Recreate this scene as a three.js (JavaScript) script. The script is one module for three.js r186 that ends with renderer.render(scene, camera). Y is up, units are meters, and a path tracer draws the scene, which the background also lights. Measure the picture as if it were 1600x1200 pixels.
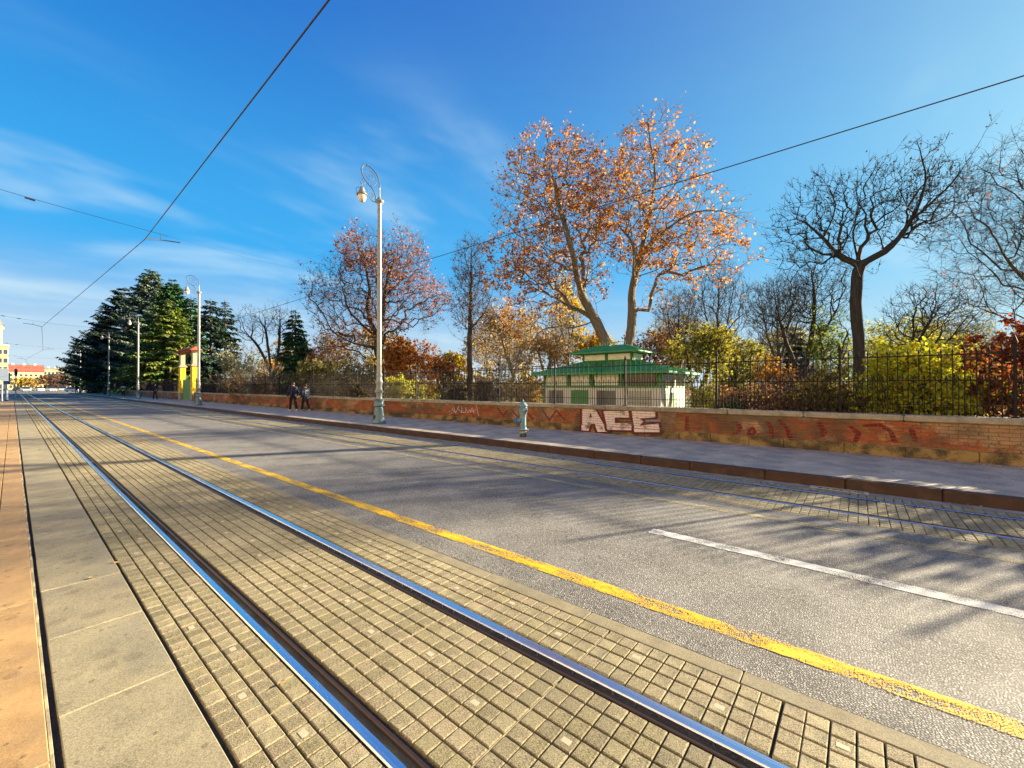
import * as THREE from 'three';
import { mergeGeometries } from 'three/addons/utils/BufferGeometryUtils.js';

// ---------------------------------------------------------------- camera, sky, sun, exposure
const EXPOSURE = 4.6;
const HEAD = THREE.MathUtils.degToRad(50.2), SH = Math.sin(HEAD), CH = Math.cos(HEAD);   // the street runs along -Z, the camera looks 50 degrees right of it
const scene = new THREE.Scene();
const camera = new THREE.PerspectiveCamera(85.4, 4 / 3, 0.05, 6000);
camera.position.set(0, 1.62, 0);
camera.lookAt(SH * 10, 1.62 + 0.06, -CH * 10);

const SUN_AZ = THREE.MathUtils.degToRad(119), SUN_EL = THREE.MathUtils.degToRad(15);     // azimuth clockwise from -Z
const sunDir = new THREE.Vector3(Math.sin(SUN_AZ) * Math.cos(SUN_EL), Math.sin(SUN_EL), -Math.cos(SUN_AZ) * Math.cos(SUN_EL));
const sun = new THREE.DirectionalLight(new THREE.Color().setRGB(1, 0.85, 0.58), 5);
sun.position.copy(sunDir).multiplyScalar(200);
sun.castShadow = true; sun.shadow.radius = 1.3;
Object.assign(sun.shadow.camera, { left: -90, right: 90, top: 90, bottom: -90, near: 1, far: 500 });
sun.shadow.mapSize.set(4096, 4096);
scene.add(sun); scene.add(sun.target);

// ---------------------------------------------------------------- noise
function rng(seed) { let a = seed >>> 0; return () => { a = (a + 0x6D2B79F5) | 0; let t = Math.imul(a ^ (a >>> 15), 1 | a); t = (t + Math.imul(t ^ (t >>> 7), 61 | t)) ^ t; return ((t ^ (t >>> 14)) >>> 0) / 4294967296; }; }
const hash = (x, y, s) => { let h = Math.imul(x | 0, 374761393) ^ Math.imul(y | 0, 668265263) ^ Math.imul(s | 0, 1274126177); h = Math.imul(h ^ (h >>> 13), 1274126177); return ((h ^ (h >>> 16)) >>> 0) / 4294967296; };
const mod = (a, n) => ((a % n) + n) % n;
function vn(x, y, px, py, s) {                                   // value noise that repeats every px, py
  const xi = Math.floor(x), yi = Math.floor(y), fx = x - xi, fy = y - yi, u = fx * fx * (3 - 2 * fx), v = fy * fy * (3 - 2 * fy);
  const a = hash(mod(xi, px), mod(yi, py), s), b = hash(mod(xi + 1, px), mod(yi, py), s), c = hash(mod(xi, px), mod(yi + 1, py), s), d = hash(mod(xi + 1, px), mod(yi + 1, py), s);
  return a + (b - a) * u + (c - a) * v + (a - b - c + d) * u * v;
}
function fbm(x, y, p, s, oct = 4) { let t = 0, a = 0.5, n = 0; for (let i = 0; i < oct; i++) { t += a * vn(x, y, p, p, s + i * 17); n += a; a *= 0.55; x *= 2; y *= 2; p *= 2; } return t / n; }
const sm = (a, b, x) => { const t = Math.min(1, Math.max(0, (x - a) / (b - a))); return t * t * (3 - 2 * t); };
const lerp = (a, b, t) => a + (b - a) * t;
const mix3 = (a, b, t) => [lerp(a[0], b[0], t), lerp(a[1], b[1], t), lerp(a[2], b[2], t)];

// the sky: clear deep blue, pale towards the horizon and the low sun, thin cirrus
{
  const banks = [[0.535, 0.43, -0.727, 0.13], [0.457, 0.402, -0.794, 0.12], [0.627, 0.433, -0.648, 0.08], [0.045, 0.255, -0.966, 0.14], [0.237, 0.291, -0.927, 0.1], [0.026, 0.127, -0.992, 0.12], [0.105, 0.125, -0.987, 0.09], [0.397, 0.221, -0.891, 0.12], [0.954, 0.28, 0.109, 0.2]];               // where cirrus has gathered: direction and angular size
  const W = 2048, H = 1024, data = new Float32Array(W * H * 4);
  const dir = new THREE.Vector3();
  for (let j = 0; j < H; j++) for (let i = 0; i < W; i++) {
    const lat = ((j + 0.5) / H - 0.5) * Math.PI, lon = ((i + 0.5) / W - 0.5) * 2 * Math.PI;
    dir.set(Math.cos(lat) * Math.cos(lon), Math.sin(lat), Math.cos(lat) * Math.sin(lon));
    const el = Math.max(0, dir.y), ang = Math.acos(Math.min(1, Math.max(-1, dir.dot(sunDir))));
    const zen = [0.0, 0.115, 0.58], mid = [0.045, 0.43, 0.92], hor = [0.66, 0.79, 0.87];
    let c = mix3(mix3(hor, mid, sm(0, 0.28, el)), zen, sm(0.22, 0.78, el));
    const g = Math.exp(-ang / 0.50), g2 = Math.exp(-ang / 0.16);
    c = mix3(c, [0.5, 0.93, 1.0], Math.min(0.85, 0.95 * g));
    c = [c[0] + 0.6 * g2, c[1] + 0.45 * g2, c[2] + 0.3 * g2];
    if (dir.y > 0.01) {                                              // cirrus on a flat layer high up
      const k = 1 / (dir.y + 0.06), x = dir.x * k, z = dir.z * k;
      const wx = x + 0.5 * vn(x * 0.9 + 40, z * 0.9 + 40, 512, 512, 3), wz = z + 0.5 * vn(x * 0.9 + 90, z * 0.9, 512, 512, 4);
      const f = fbm(wx * 0.8 + 60, wz * 1.7 + 60, 1024, 11, 6), big = vn(x * 0.8 + 31.4, z * 0.8 + 70.2, 512, 512, 21);
      const a = sm(0.46, 0.82, f) * sm(0.25, 0.7, big) * 0.75 * sm(0.01, 0.12, dir.y) * sm(0.62, 0.34, dir.y);
      let bk = 0; for (const b of banks) { const q = Math.acos(Math.min(1, dir.x * b[0] + dir.y * b[1] + dir.z * b[2])) / b[3]; bk += Math.exp(-q * q); }
      c = mix3(c, [0.62, 0.85, 0.98], Math.min(0.55, bk * 0.7) * sm(0.42, 0.8, f));
      c = mix3(c, [0.66, 0.86, 0.98], a);
    }
    if (dir.y < 0) c = mix3(hor, [0.16, 0.15, 0.13], sm(0, -0.08, dir.y));
    const o = (j * W + i) * 4; data[o] = c[0] / EXPOSURE; data[o + 1] = c[1] / EXPOSURE; data[o + 2] = c[2] / EXPOSURE; data[o + 3] = 1;
  }
  const t = new THREE.DataTexture(data, W, H, THREE.RGBAFormat, THREE.FloatType);
  t.mapping = THREE.EquirectangularReflectionMapping; t.magFilter = THREE.LinearFilter; t.minFilter = THREE.LinearFilter; t.needsUpdate = true;
  scene.background = t; scene.environment = t;
}

// ---------------------------------------------------------------- helpers: naming, textures, geometry
const used = {};
const numbered = (n) => { const k = used[n] = (used[n] ?? -1) + 1; return k ? `${n}_${String(k).padStart(3, '0')}` : n; };
function shade(o) { o.traverse((m) => { if (m.isMesh) { m.castShadow = true; m.receiveShadow = true; } }); return o; }
function tag(o, label, category, group) { o.userData = { label, category }; if (group) o.userData.group = group; return o; }
function thing(name, label, category, pos = [0, 0, 0], turn = 0, group) {
  const o = new THREE.Group(); o.name = numbered(name); o.position.set(...pos); o.rotation.y = turn; tag(o, label, category, group); scene.add(o); return o;
}
function part(name, geo, mat, parent, stuff) {
  const m = new THREE.Mesh(Array.isArray(geo) ? merge(geo) : geo, mat); m.name = name; m.castShadow = m.receiveShadow = true;
  if (stuff) m.userData.kind = 'stuff'; parent.add(m); return m;
}
function structure(name, label, category) { const g = new THREE.Group(); g.name = numbered(name); g.userData = { kind: 'structure', label, category }; scene.add(g); return g; }
function merge(list) {
  const l = list.map((g) => (g.index ? g.toNonIndexed() : g)); for (const g of l) for (const k of Object.keys(g.attributes)) if (!['position', 'normal', 'uv', 'color'].includes(k)) g.deleteAttribute(k);
  return mergeGeometries(l);
}
function tex(w, h, fn, srgb = true) {
  const d = new Uint8Array(w * h * 4);
  for (let j = 0; j < h; j++) for (let i = 0; i < w; i++) { const c = fn(i / w, j / h, i, j), o = (j * w + i) * 4; for (let k = 0; k < 3; k++) d[o + k] = Math.max(0, Math.min(255, c[k] * 255)); d[o + 3] = 255; }
  const t = new THREE.DataTexture(d, w, h, THREE.RGBAFormat); t.wrapS = t.wrapT = THREE.RepeatWrapping; t.magFilter = THREE.LinearFilter; t.minFilter = THREE.LinearMipmapLinearFilter; t.generateMipmaps = true;
  if (srgb) t.colorSpace = THREE.SRGBColorSpace; t.needsUpdate = true; return t;
}
const L2S = (v) => (v <= 0.0031308 ? 12.92 * v : 1.055 * Math.pow(v, 1 / 2.4) - 0.055);
const lin = (r, g, b) => [L2S(r), L2S(g), L2S(b)];                  // textures are written from linear base colours
const M = (o) => new THREE.MeshStandardMaterial({ roughness: 0.8, metalness: 0, ...o });
const rgb = (r, g, b) => new THREE.Color().setRGB(r, g, b);
function uvWorld(g, s = 1, ox = 0, oy = 0) {                         // uv in metres (divided by s) from the dominant axis of each face
  g = g.index ? g.toNonIndexed() : g; const p = g.attributes.position, n = g.attributes.normal, uv = new Float32Array(p.count * 2);
  for (let i = 0; i < p.count; i++) {
    const ax = Math.abs(n.getX(i)), ay = Math.abs(n.getY(i)), az = Math.abs(n.getZ(i));
    const a = ay >= ax && ay >= az ? [p.getX(i), p.getZ(i)] : ax >= az ? [p.getZ(i), p.getY(i)] : [p.getX(i), p.getY(i)];
    uv[i * 2] = a[0] / s + ox; uv[i * 2 + 1] = a[1] / s + oy;
  }
  g.setAttribute('uv', new THREE.BufferAttribute(uv, 2)); return g;
}
function box(x0, x1, y0, y1, z0, z1) { const g = new THREE.BoxGeometry(Math.abs(x1 - x0), Math.abs(y1 - y0), Math.abs(z1 - z0)); g.translate((x0 + x1) / 2, (y0 + y1) / 2, (z0 + z1) / 2); return g; }
function bevelBox(x0, x1, y0, y1, z0, z1, b) {                       // box with a chamfer on every edge
  const hx = (x1 - x0) / 2, hy = (y1 - y0) / 2, hz = (z1 - z0) / 2, P = [], idx = [];
  const add = (q) => { const o = P.length / 3; for (const v of q) P.push(...v); for (let i = 2; i < q.length; i++) idx.push(o, o + i - 1, o + i); };
  const ax = [hx, hy, hz];
  const V = (s, k) => [0, 1, 2].map((i) => s[i] * (ax[i] - (i === k ? 0 : b)));   // corner s on face of axis k
  for (let k = 0; k < 3; k++) for (const sg of [1, -1]) {
    const [i, j] = [(k + 1) % 3, (k + 2) % 3], q = [[-1, -1], [1, -1], [1, 1], [-1, 1]].map(([a, c]) => { const s = [0, 0, 0]; s[k] = sg; s[i] = a; s[j] = c; return V(s, k); });
    add(sg > 0 ? q : q.reverse());
  }
  for (let k = 0; k < 3; k++) { const [i, j] = [(k + 1) % 3, (k + 2) % 3];
    for (const si of [1, -1]) for (const sj of [1, -1]) { const c = (e, f) => { const s = [0, 0, 0]; s[k] = e; s[i] = si; s[j] = sj; return V(s, f); };
      const q = [c(-1, i), c(1, i), c(1, j), c(-1, j)]; add(si * sj > 0 ? q.reverse() : q); } }
  const g0 = new THREE.BufferGeometry(); g0.setAttribute('position', new THREE.Float32BufferAttribute(P, 3)); g0.setIndex(idx);
  const g = g0.toNonIndexed(); g.computeVertexNormals(); g.setAttribute('uv', new THREE.BufferAttribute(new Float32Array(g.attributes.position.count * 2), 2));
  // make every face look outwards
  const p = g.attributes.position, n = g.attributes.normal;
  for (let t = 0; t < p.count; t += 3) { const cx = p.getX(t) + p.getX(t + 1) + p.getX(t + 2), cy = p.getY(t) + p.getY(t + 1) + p.getY(t + 2), cz = p.getZ(t) + p.getZ(t + 1) + p.getZ(t + 2);
    if (cx * n.getX(t) + cy * n.getY(t) + cz * n.getZ(t) < 0) { const a = [p.getX(t + 1), p.getY(t + 1), p.getZ(t + 1)]; p.setXYZ(t + 1, p.getX(t + 2), p.getY(t + 2), p.getZ(t + 2)); p.setXYZ(t + 2, ...a); for (let q = 0; q < 3; q++) n.setXYZ(t + q, -n.getX(t + q), -n.getY(t + q), -n.getZ(t + q)); } }
  g.translate((x0 + x1) / 2, (y0 + y1) / 2, (z0 + z1) / 2); return g;
}
const sheet = (x0, x1, z0, z1, y, s = 1) => { const g = new THREE.PlaneGeometry(x1 - x0, z1 - z0); g.rotateX(-Math.PI / 2); g.translate((x0 + x1) / 2, y, (z0 + z1) / 2); return uvWorld(g, s); };
const V3 = (x, y, z) => new THREE.Vector3(x, y, z);
function tube(pts, r, seg = 24, sides = 6, closed = false) { return new THREE.TubeGeometry(new THREE.CatmullRomCurve3(pts.map((p) => (p.isVector3 ? p : V3(...p))), closed), seg, r, sides, closed); }
const lathe = (prof, n = 24) => new THREE.LatheGeometry(prof.map(([r, y]) => new THREE.Vector2(Math.max(r, 0.0005), y)), n);
// a place on the ground plan: bearing given as the photograph's column, and distance along the view axis
function spot(px, d) { const r = (px - 800) / 650 * d; return [d * SH + r * CH, -d * CH + r * SH]; }
const heightAt = (py, d) => 1.62 + (604 - py) * d / 650;
// ---------------------------------------------------------------- ground materials
const N = 1024;
const aspH = new Float32Array(N * N);                               // asphalt relief: packed stones
{
  const r = rng(5), C = 150, cell = N / C;                          // jittered cells, one stone each
  const px = new Float32Array(C * C), py = new Float32Array(C * C), ph = new Float32Array(C * C);
  for (let k = 0; k < C * C; k++) { px[k] = r(); py[k] = r(); ph[k] = r(); }
  for (let j = 0; j < N; j++) for (let i = 0; i < N; i++) {
    const cx = Math.floor(i / cell), cy = Math.floor(j / cell); let b = 9, hb = 0, b2 = 9;
    for (let dy = -1; dy <= 1; dy++) for (let dx = -1; dx <= 1; dx++) { const k = mod(cy + dy, C) * C + mod(cx + dx, C); const ex = (cx + dx + px[k]) - i / cell, ey = (cy + dy + py[k]) - j / cell, e = ex * ex + ey * ey; if (e < b) { b2 = b; b = e; hb = ph[k]; } else if (e < b2) b2 = e; }
    aspH[j * N + i] = Math.min(1, (Math.sqrt(b2) - Math.sqrt(b)) * 1.7) * (0.45 + 0.55 * hb);
  }
}
const stoneTone = (i, j, s) => 0.72 + 0.56 * hash(i, j, s);
const asphaltMap = tex(N, N, (u, v, i, j) => { const h = aspH[j * N + i], n = fbm(u * 6, v * 6, 6, 31, 4), g = Math.max(0.03, 0.04 + 0.36 * h * stoneTone(i >> 2, j >> 2, 8) + 0.11 * (n - 0.5)); return lin(g * 1.05, g, g * 0.92); });
const asphaltBump = tex(N, N, (u, v, i, j) => { const h = 0.75 * aspH[j * N + i] + 0.25 * hash(i, j, 12); return [h, h, h]; }, false);
const asphaltRough = tex(256, 256, (u, v) => { const n = fbm(u * 5, v * 5, 5, 77, 4); const k = 0.70 + 0.3 * n; return [0, k, 0]; }, false);
const asphalt = M({ map: asphaltMap, bumpMap: asphaltBump, bumpScale: 0.0035, roughnessMap: asphaltRough, roughness: 1 });
const grit = (seed, base, amp, patch, tint) => tex(512, 512, (u, v, i, j) => {
  const w = hash(i, j, seed) - 0.5, w2 = vn(u * 190, v * 190, 190, 190, seed + 1) - 0.5, n = fbm(u * 5, v * 5, 5, seed + 2, 5) - 0.5; const k = 1 + amp * (w * 0.6 + w2 * 1.1) + patch * n;
  const t = fbm(u * 3, v * 3, 3, seed + 9, 3); const c = mix3(base, tint, sm(0.45, 0.75, t)); return lin(c[0] * k, c[1] * k, c[2] * k); });
const gritBump = tex(512, 512, (u, v, i, j) => { const k = 0.5 * hash(i, j, 3) + 0.5 * vn(u * 170, v * 170, 170, 170, 6); return [k, k, k]; }, false);
const blockMap = grit(40, [0.26, 0.222, 0.132], 1.25, 0.7, [0.215, 0.192, 0.125]);
const blockMats = [0.80, 0.90, 0.98, 1.05, 1.13].map((k, i) => M({ map: blockMap, bumpMap: gritBump, bumpScale: 0.0028, roughness: 0.92, color: rgb(k, k * (i === 3 ? 0.97 : 1), k * (i === 1 ? 0.93 : 1)) }));
const slabMat = M({ map: grit(50, [0.265, 0.23, 0.145], 0.6, 0.5, [0.225, 0.205, 0.14]), bumpMap: gritBump, bumpScale: 0.0007, roughness: 0.82 });
const slabMat2 = M({ map: grit(53, [0.25, 0.215, 0.138], 0.6, 0.5, [0.215, 0.195, 0.135]), bumpMap: gritBump, bumpScale: 0.0007, roughness: 0.82 });
const stained = (m, seed) => { const t = m.map, d = t.image.data, r = rng(seed); for (let q = 0; q < 26; q++) { const cx = r() * 512, cy = r() * 512, R = q < 18 ? 3 + r() * 5 : 12 + r() * 26, k = q < 18 ? 0.55 : 0.8; for (let y = -R; y <= R; y++) for (let x = -R; x <= R; x++) { const ii = mod(Math.floor(cx + x), 512), jj = mod(Math.floor(cy + y), 512); if (Math.hypot(x, y) < R * (0.7 + 0.5 * vn(x * 0.18 + 50, y * 0.18 + 50, 512, 512, seed + q)) && hash(ii, jj, seed) > 0.18) for (let c = 0; c < 3; c++) d[(jj * 512 + ii) * 4 + c] *= Math.sqrt(k); } } t.needsUpdate = true; return m; };
stained(slabMat, 901); stained(slabMat2, 902);
const tanMat = M({ map: grit(60, [0.40, 0.25, 0.105], 0.3, 0.6, [0.34, 0.22, 0.10]), bumpMap: gritBump, bumpScale: 0.0004, roughness: 0.75 });
stained(tanMat, 903);
const mortarMat = M({ map: grit(63, [0.46, 0.37, 0.22], 0.6, 0.8, [0.32, 0.26, 0.17]), bumpMap: gritBump, bumpScale: 0.001, roughness: 0.95 });
const bedMat = M({ map: grit(66, [0.06, 0.05, 0.04], 0.9, 0.8, [0.10, 0.085, 0.05]), bumpMap: gritBump, bumpScale: 0.004, roughness: 0.95 });
const edgeMat = M({ map: grit(69, [0.25, 0.21, 0.13], 0.6, 0.7, [0.21, 0.185, 0.12]), bumpMap: gritBump, bumpScale: 0.001, roughness: 0.9 });
const insertMat = M({ color: rgb(0.42, 0.37, 0.26), roughness: 0.7 });
const walkMat = M({ map: grit(72, [0.47, 0.39, 0.29], 0.7, 0.6, [0.36, 0.30, 0.235]), bumpMap: gritBump, bumpScale: 0.0014, roughness: 0.85 });
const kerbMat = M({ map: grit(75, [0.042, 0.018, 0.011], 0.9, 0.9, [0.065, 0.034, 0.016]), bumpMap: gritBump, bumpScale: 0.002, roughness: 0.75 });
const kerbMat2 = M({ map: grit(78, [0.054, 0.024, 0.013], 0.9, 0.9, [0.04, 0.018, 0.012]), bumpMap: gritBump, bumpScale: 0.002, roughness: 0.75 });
const gutterMat = M({ map: grit(81, [0.3, 0.29, 0.27], 0.4, 0.6, [0.22, 0.21, 0.2]), roughness: 0.85 });
const steel = M({ color: rgb(0.85, 0.87, 0.9), metalness: 1, roughness: 0.16 });
const steelScratch = tex(64, 512, (u, v, i, j) => { const k = 0.17 + 0.1 * vn(u * 10, v * 6, 10, 6, 3) + 0.05 * hash(i, j >> 4, 9); return [0, k, 0]; }, false);
steel.roughnessMap = steelScratch; steel.roughness = 1;
const rustSteel = M({ map: grit(84, [0.06, 0.038, 0.035], 0.7, 0.8, [0.035, 0.026, 0.028]), metalness: 0.5, roughness: 0.42 });
const grassMat = M({ map: tex(512, 512, (u, v, i, j) => { const n = fbm(u * 9, v * 9, 9, 91, 5), w = hash(i >> 1, j >> 1, 4), l = hash(i >> 2, j >> 2, 19); const c = l > 0.86 ? mix3([0.30, 0.15, 0.03], [0.34, 0.24, 0.05], w) : mix3([0.035, 0.07, 0.014], [0.12, 0.14, 0.03], n * 0.8 + w * 0.4); return lin(...c); }), roughness: 1 });
const groundMat = M({ map: grit(94, [0.13, 0.12, 0.10], 0.4, 0.6, [0.11, 0.12, 0.08]), roughness: 1 });

// ---------------------------------------------------------------- ground and streets
const single = (name, geo, mat, label, category) => { const m = part(name, geo, mat, scene); m.name = numbered(name); m.userData = { kind: 'structure', label, category }; return m; };
single('ground', sheet(-3000, 3000, -3000, 3000, -0.55, 4), groundMat, 'flat ground reaching to the horizon', 'ground');
single('park_lawn', sheet(12.19, 190, -142, 70, -0.4, 2.2), grassMat, 'lawn strewn with fallen leaves behind the brick wall', 'lawn');
single('park_path', sheet(26, 29.5, -60, 30, -0.394, 1.3), M({ map: grit(97, [0.42, 0.36, 0.27], 0.4, 0.5, [0.36, 0.31, 0.24]), roughness: 1 }), 'pale gravel path crossing the park lawn', 'path');
single('road', merge([sheet(2.677, 6.359, -145, 14, 0, 2.1)]), asphalt, 'grey asphalt carriageway between the two tram tracks', 'road');
single('road', merge([sheet(-70, 160, -330, -145, -0.004, 2.1)]), asphalt, 'far asphalt junction where cars wait', 'junction');
single('road', merge([sheet(-40, 0.62, -145, -70, -0.006, 2.1), sheet(8.56, 12.2, -145, -141, 0.0, 2.1)]), asphalt, 'asphalt apron past the end of the left pavement', 'road');

// pavement on the camera's side: tan stone edge, mortar strip, grey slabs
{
  const pv = structure('pavement', 'tan stone pavement with a row of grey concrete slabs', 'pavement');
  const r = rng(21);
  part('bedding', sheet(-40, 0.64, -70, 14, -0.03, 1), bedMat, pv);
  const row = (x0, x1, len, mats, gap, name, zEnd) => { let z = 6 - 0.97 * 0.3; const rest = [];
    for (let k = 0; z > zEnd; k++) { const l = len, y = (r() - 0.5) * 0.003, near = z < 2 && z > -14; const g = uvWorld(bevelBox(x0 + 0.003 * r(), x1 - 0.003 * r(), -0.05, y, z - l + gap, z, 0.004), 0.9, r(), r());
      if (near) part(name, g, mats[k % mats.length], pv); else rest.push(g); z -= l; }
    part(name, rest, mats[0], pv, true); };
  row(0.148, 0.612, 0.97, [slabMat, slabMat2, slabMat], 0.008, 'paving_slab', -70);
  row(-0.098, 0.112, 2.1, [tanMat], 0.006, 'edge_stone', -70);
  row(-0.70, -0.104, 1.05, [tanMat], 0.006, 'paving_stone', -70);
  row(-1.32, -0.704, 1.05, [tanMat], 0.006, 'paving_stone', -70);
  part('paving_stone', [uvWorld(box(-40, -1.325, -0.05, -0.001, -70, 8), 1)], tanMat, pv, true);
  const m = []; let z = 3; while (z > -40) { const l = 0.15 + r() * 0.5; m.push(uvWorld(bevelBox(0.112, 0.122 + r() * 0.006, -0.04, -0.004 + r() * 0.003, z - l, z, 0.001), 0.4)); z -= l + (r() < 0.25 ? r() * 0.12 : -0.01); }
  part('mortar_strip', m, mortarMat, pv, true);
}

// a tram track paved with small concrete blocks set in panels 0.97 m long
function paver(w, l) {
  const b = 0.004, P = [], q = (a, c, d, e) => P.push(...a, ...c, ...d, ...a, ...d, ...e), hx = w / 2, hz = l / 2;
  const ring = (x, z, y) => [[-x, y, z], [x, y, z], [x, y, -z], [-x, y, -z]], t = ring(hx - b, hz - b, 0), m = ring(hx, hz, -0.004), o = ring(hx, hz, -0.03);
  q(...t); for (let i = 0; i < 4; i++) { const j = (i + 1) % 4; q(m[i], m[j], t[j], t[i]); q(o[i], o[j], m[j], m[i]); }
  const g = new THREE.BufferGeometry(); g.setAttribute('position', new THREE.Float32BufferAttribute(P, 3)); g.computeVertexNormals(); return g;
}
const PANEL0 = 1.275;
function track(label, railIn, railOut, strips, zNear, zFar, edges, seed, singles, reach) {
  const tr = structure('tram_track', label, 'tram track'), r = rng(seed), list = [];
  const x0 = strips[0][0], x1 = strips[strips.length - 1][1];
  part('track_bed', sheet(x0 - 0.02, x1 + 0.02, zFar, zNear, -0.024, 0.7), bedMat, tr);
  const variants = strips.map(([a, b, n]) => { const w = (b - a) / n; return [0, 1, 2, 3, 4, 5].map(() => uvWorld(paver(w - 0.0105, 0.097 - 0.0075), 0.5, r(), r())); });
  const inserts = [], joints = [];
  const rows = Math.floor((zNear + reach) / 0.097);
  for (let i = 0; i < rows; i++) {
    const Dm = -zNear + (i + 0.5) * 0.097, row = mod(Math.round((Dm - PANEL0) / 0.097 - 0.5), 10); const z = -(PANEL0 + (Math.round((Dm - PANEL0) / 0.097 - 0.5) + 0.5) * 0.097), end = row === 0 || row === 9;
    strips.forEach(([a, b, n], si) => { const w = (b - a) / n;
      for (let c = 0; c < n; c++) {
        const x = a + (c + 0.5) * w, tone = 0; const ins = (row === 7 && c === (n > 6 ? 4 : n > 3 ? 2 : 1)) || (row === 2 && c === (n > 6 ? 3 : 1));
        if (ins) inserts.push(bevelBox(x - 0.016, x + 0.016, -0.01, 0.0010, z - 0.024, z + 0.024, 0.0008));
        list.push({ si, x, y: (r() - 0.5) * 0.0022, z: z + (row === 0 ? -0.003 : row === 9 ? 0.003 : 0), v: Math.floor(r() * 6), m: Math.min(4, Math.floor(5 * Math.min(0.999, Math.max(0, 0.55 * r() + 1.3 * (fbm(x * 2.2 + 40, z * 1.1 + 400, 4096, 31, 3) - 0.5) + 0.22)))), rx: (r() - 0.5) * 0.02, rz: (r() - 0.5) * 0.02, d: x * SH - z * CH });
      } });
    if (row === 0) strips.forEach(([a, b]) => { if (r() < 0.8) joints.push(uvWorld(box(a + 0.01, b - 0.01 - r() * 0.12, -0.026, -0.004, z + 0.0462, z + 0.0528), 0.3)); });
  }
  // those that show largest in the picture are parts of their own
  const vis = list.filter((o) => { const d = o.d, rr = o.x * CH + o.z * SH; return d > 1.5 && Math.abs(rr / d) < 1.27 && 1.62 / d < 0.93; }).sort((p, q) => p.d - q.d).slice(0, singles); const chosen = new Set(vis);
  const rest = blockMats.map(() => []), mat4 = new THREE.Matrix4(), e = new THREE.Euler(), qn = new THREE.Quaternion();
  for (const o of list) {
    if (chosen.has(o)) { const p = part('paving_block', variants[o.si][o.v], blockMats[o.m], tr); p.position.set(o.x, o.y, o.z); p.rotation.set(o.rx, 0, o.rz); }
    else { qn.setFromEuler(e.set(o.rx, 0, o.rz)); mat4.compose(V3(o.x, o.y, o.z), qn, V3(1, 1, 1)); rest[o.m].push(variants[o.si][o.v].clone().applyMatrix4(mat4)); }
  }
  rest.forEach((l, i) => { if (l.length) part('paving_blocks', l, blockMats[i], tr, true); });
  part('lifting_plates', inserts, insertMat, tr, true);
  part('panel_joints', joints, mortarMat, tr, true);
  for (const [a, b] of strips) part('far_paving', [sheet(a, b, zFar, -reach, -0.002, 0.6)], blockMats[0], tr, true);
  for (const [head0, head1, inward] of [railIn, railOut]) {           // grooved rail: running head, groove, lip
    const rl = new THREE.Group(); rl.name = 'rail'; tr.add(rl); const z0 = zFar, z1 = zNear;
    const sx = (a, b) => [Math.min(a, b), Math.max(a, b)];
    const hg = bevelBox(head0, head1, -0.05, 0.003, z0, z1, 0.006); uvWorld(hg, 1); { const uv = hg.attributes.uv; for (let i = 0; i < uv.count; i++) uv.setXY(i, uv.getX(i) * 8, uv.getY(i) * 0.25); }
    part('rail_head', hg, steel, rl);
    const gA = inward > 0 ? head1 : head0, gB = gA + inward * 0.044, lB = gB + inward * 0.02;
    part('groove', box(...sx(gA, gB), -0.05, -0.036, z0, z1), rustSteel, rl);
    part('lip', bevelBox(...sx(gB, lB), -0.05, -0.002, z0, z1, 0.005), rustSteel, rl);
  }
  for (const [a, b, y] of edges) { const eg = []; let z = zNear; while (z > -60) { eg.push(uvWorld(bevelBox(a, b, -0.05, y + (r() - 0.5) * 0.004, z - 0.966, z - 0.003 * r(), 0.004), 0.7, r(), r())); z -= 0.97; } eg.push(uvWorld(box(a, b, -0.05, y, zFar, z), 0.7)); part('edge_strip', eg, edgeMat, tr, true); }
  return tr;
}
track('near tram track with bright grooved rails and small square paving blocks', [1.033, 1.084, 1], [2.058, 2.125, -1], [[0.628, 1.026, 4], [1.168, 1.985, 8], [2.142, 2.552, 4]], 2.4, -145, [[2.556, 2.679, 0.0]], 101, 300, 62);
track('far shaded tram track running beside the kerb', [6.835, 6.89, 1], [7.86, 7.915, -1], [[6.42, 6.828, 4], [6.965, 7.788, 8], [7.925, 8.22, 3]], 5, -145, [[6.36, 6.416, -0.003]], 102, 200, 45);

// painted markings, worn through to the stones
const wear = (seed, lo, hi) => tex(1024, 128, (u, v, i, j) => { const h = aspH[(Math.floor(j * 0.6) % N) * N + (Math.floor(i * 1.5) % N)], n = fbm(u * 16, v * 2, 16, seed, 4), e = Math.min(v, 1 - v) * 14 + (vn(u * 60, v * 8, 60, 8, seed + 2) - 0.5) * 1.6; const a = (h + n * 0.9 > lerp(lo, hi, 0.5 + 0.5 * Math.sin(u * 31 + 3 * n)) ? 1 : 0) * (e > 0.25 ? 1 : 0); return [a, a, a]; }, false);
function marking(name, x0, x1, z0, z1, color, alpha, label, len) {
  const g = sheet(x0, x1, z0, z1, 0.0035); const uv = g.attributes.uv, p = g.attributes.position; for (let i = 0; i < uv.count; i++) uv.setXY(i, p.getZ(i) / len, (p.getX(i) - x0) / (x1 - x0));
  const m = single(name, g, M({ color, alphaMap: alpha, transparent: true, alphaTest: 0.5, bumpMap: asphaltBump, bumpScale: 0.003, roughness: 0.7 }), label, 'road marking'); return m;
}
marking('road_marking', 2.975, 3.13, -118, 8, rgb(0.74, 0.45, 0.012), wear(201, 0.58, 0.74), 'solid yellow line beside the near tram track', 3.1);
marking('road_marking', 5.895, 6.03, -118, 8, rgb(0.52, 0.44, 0.24), wear(202, 0.72, 0.92), 'faded yellow line beside the far tram track', 3.1);
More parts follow.
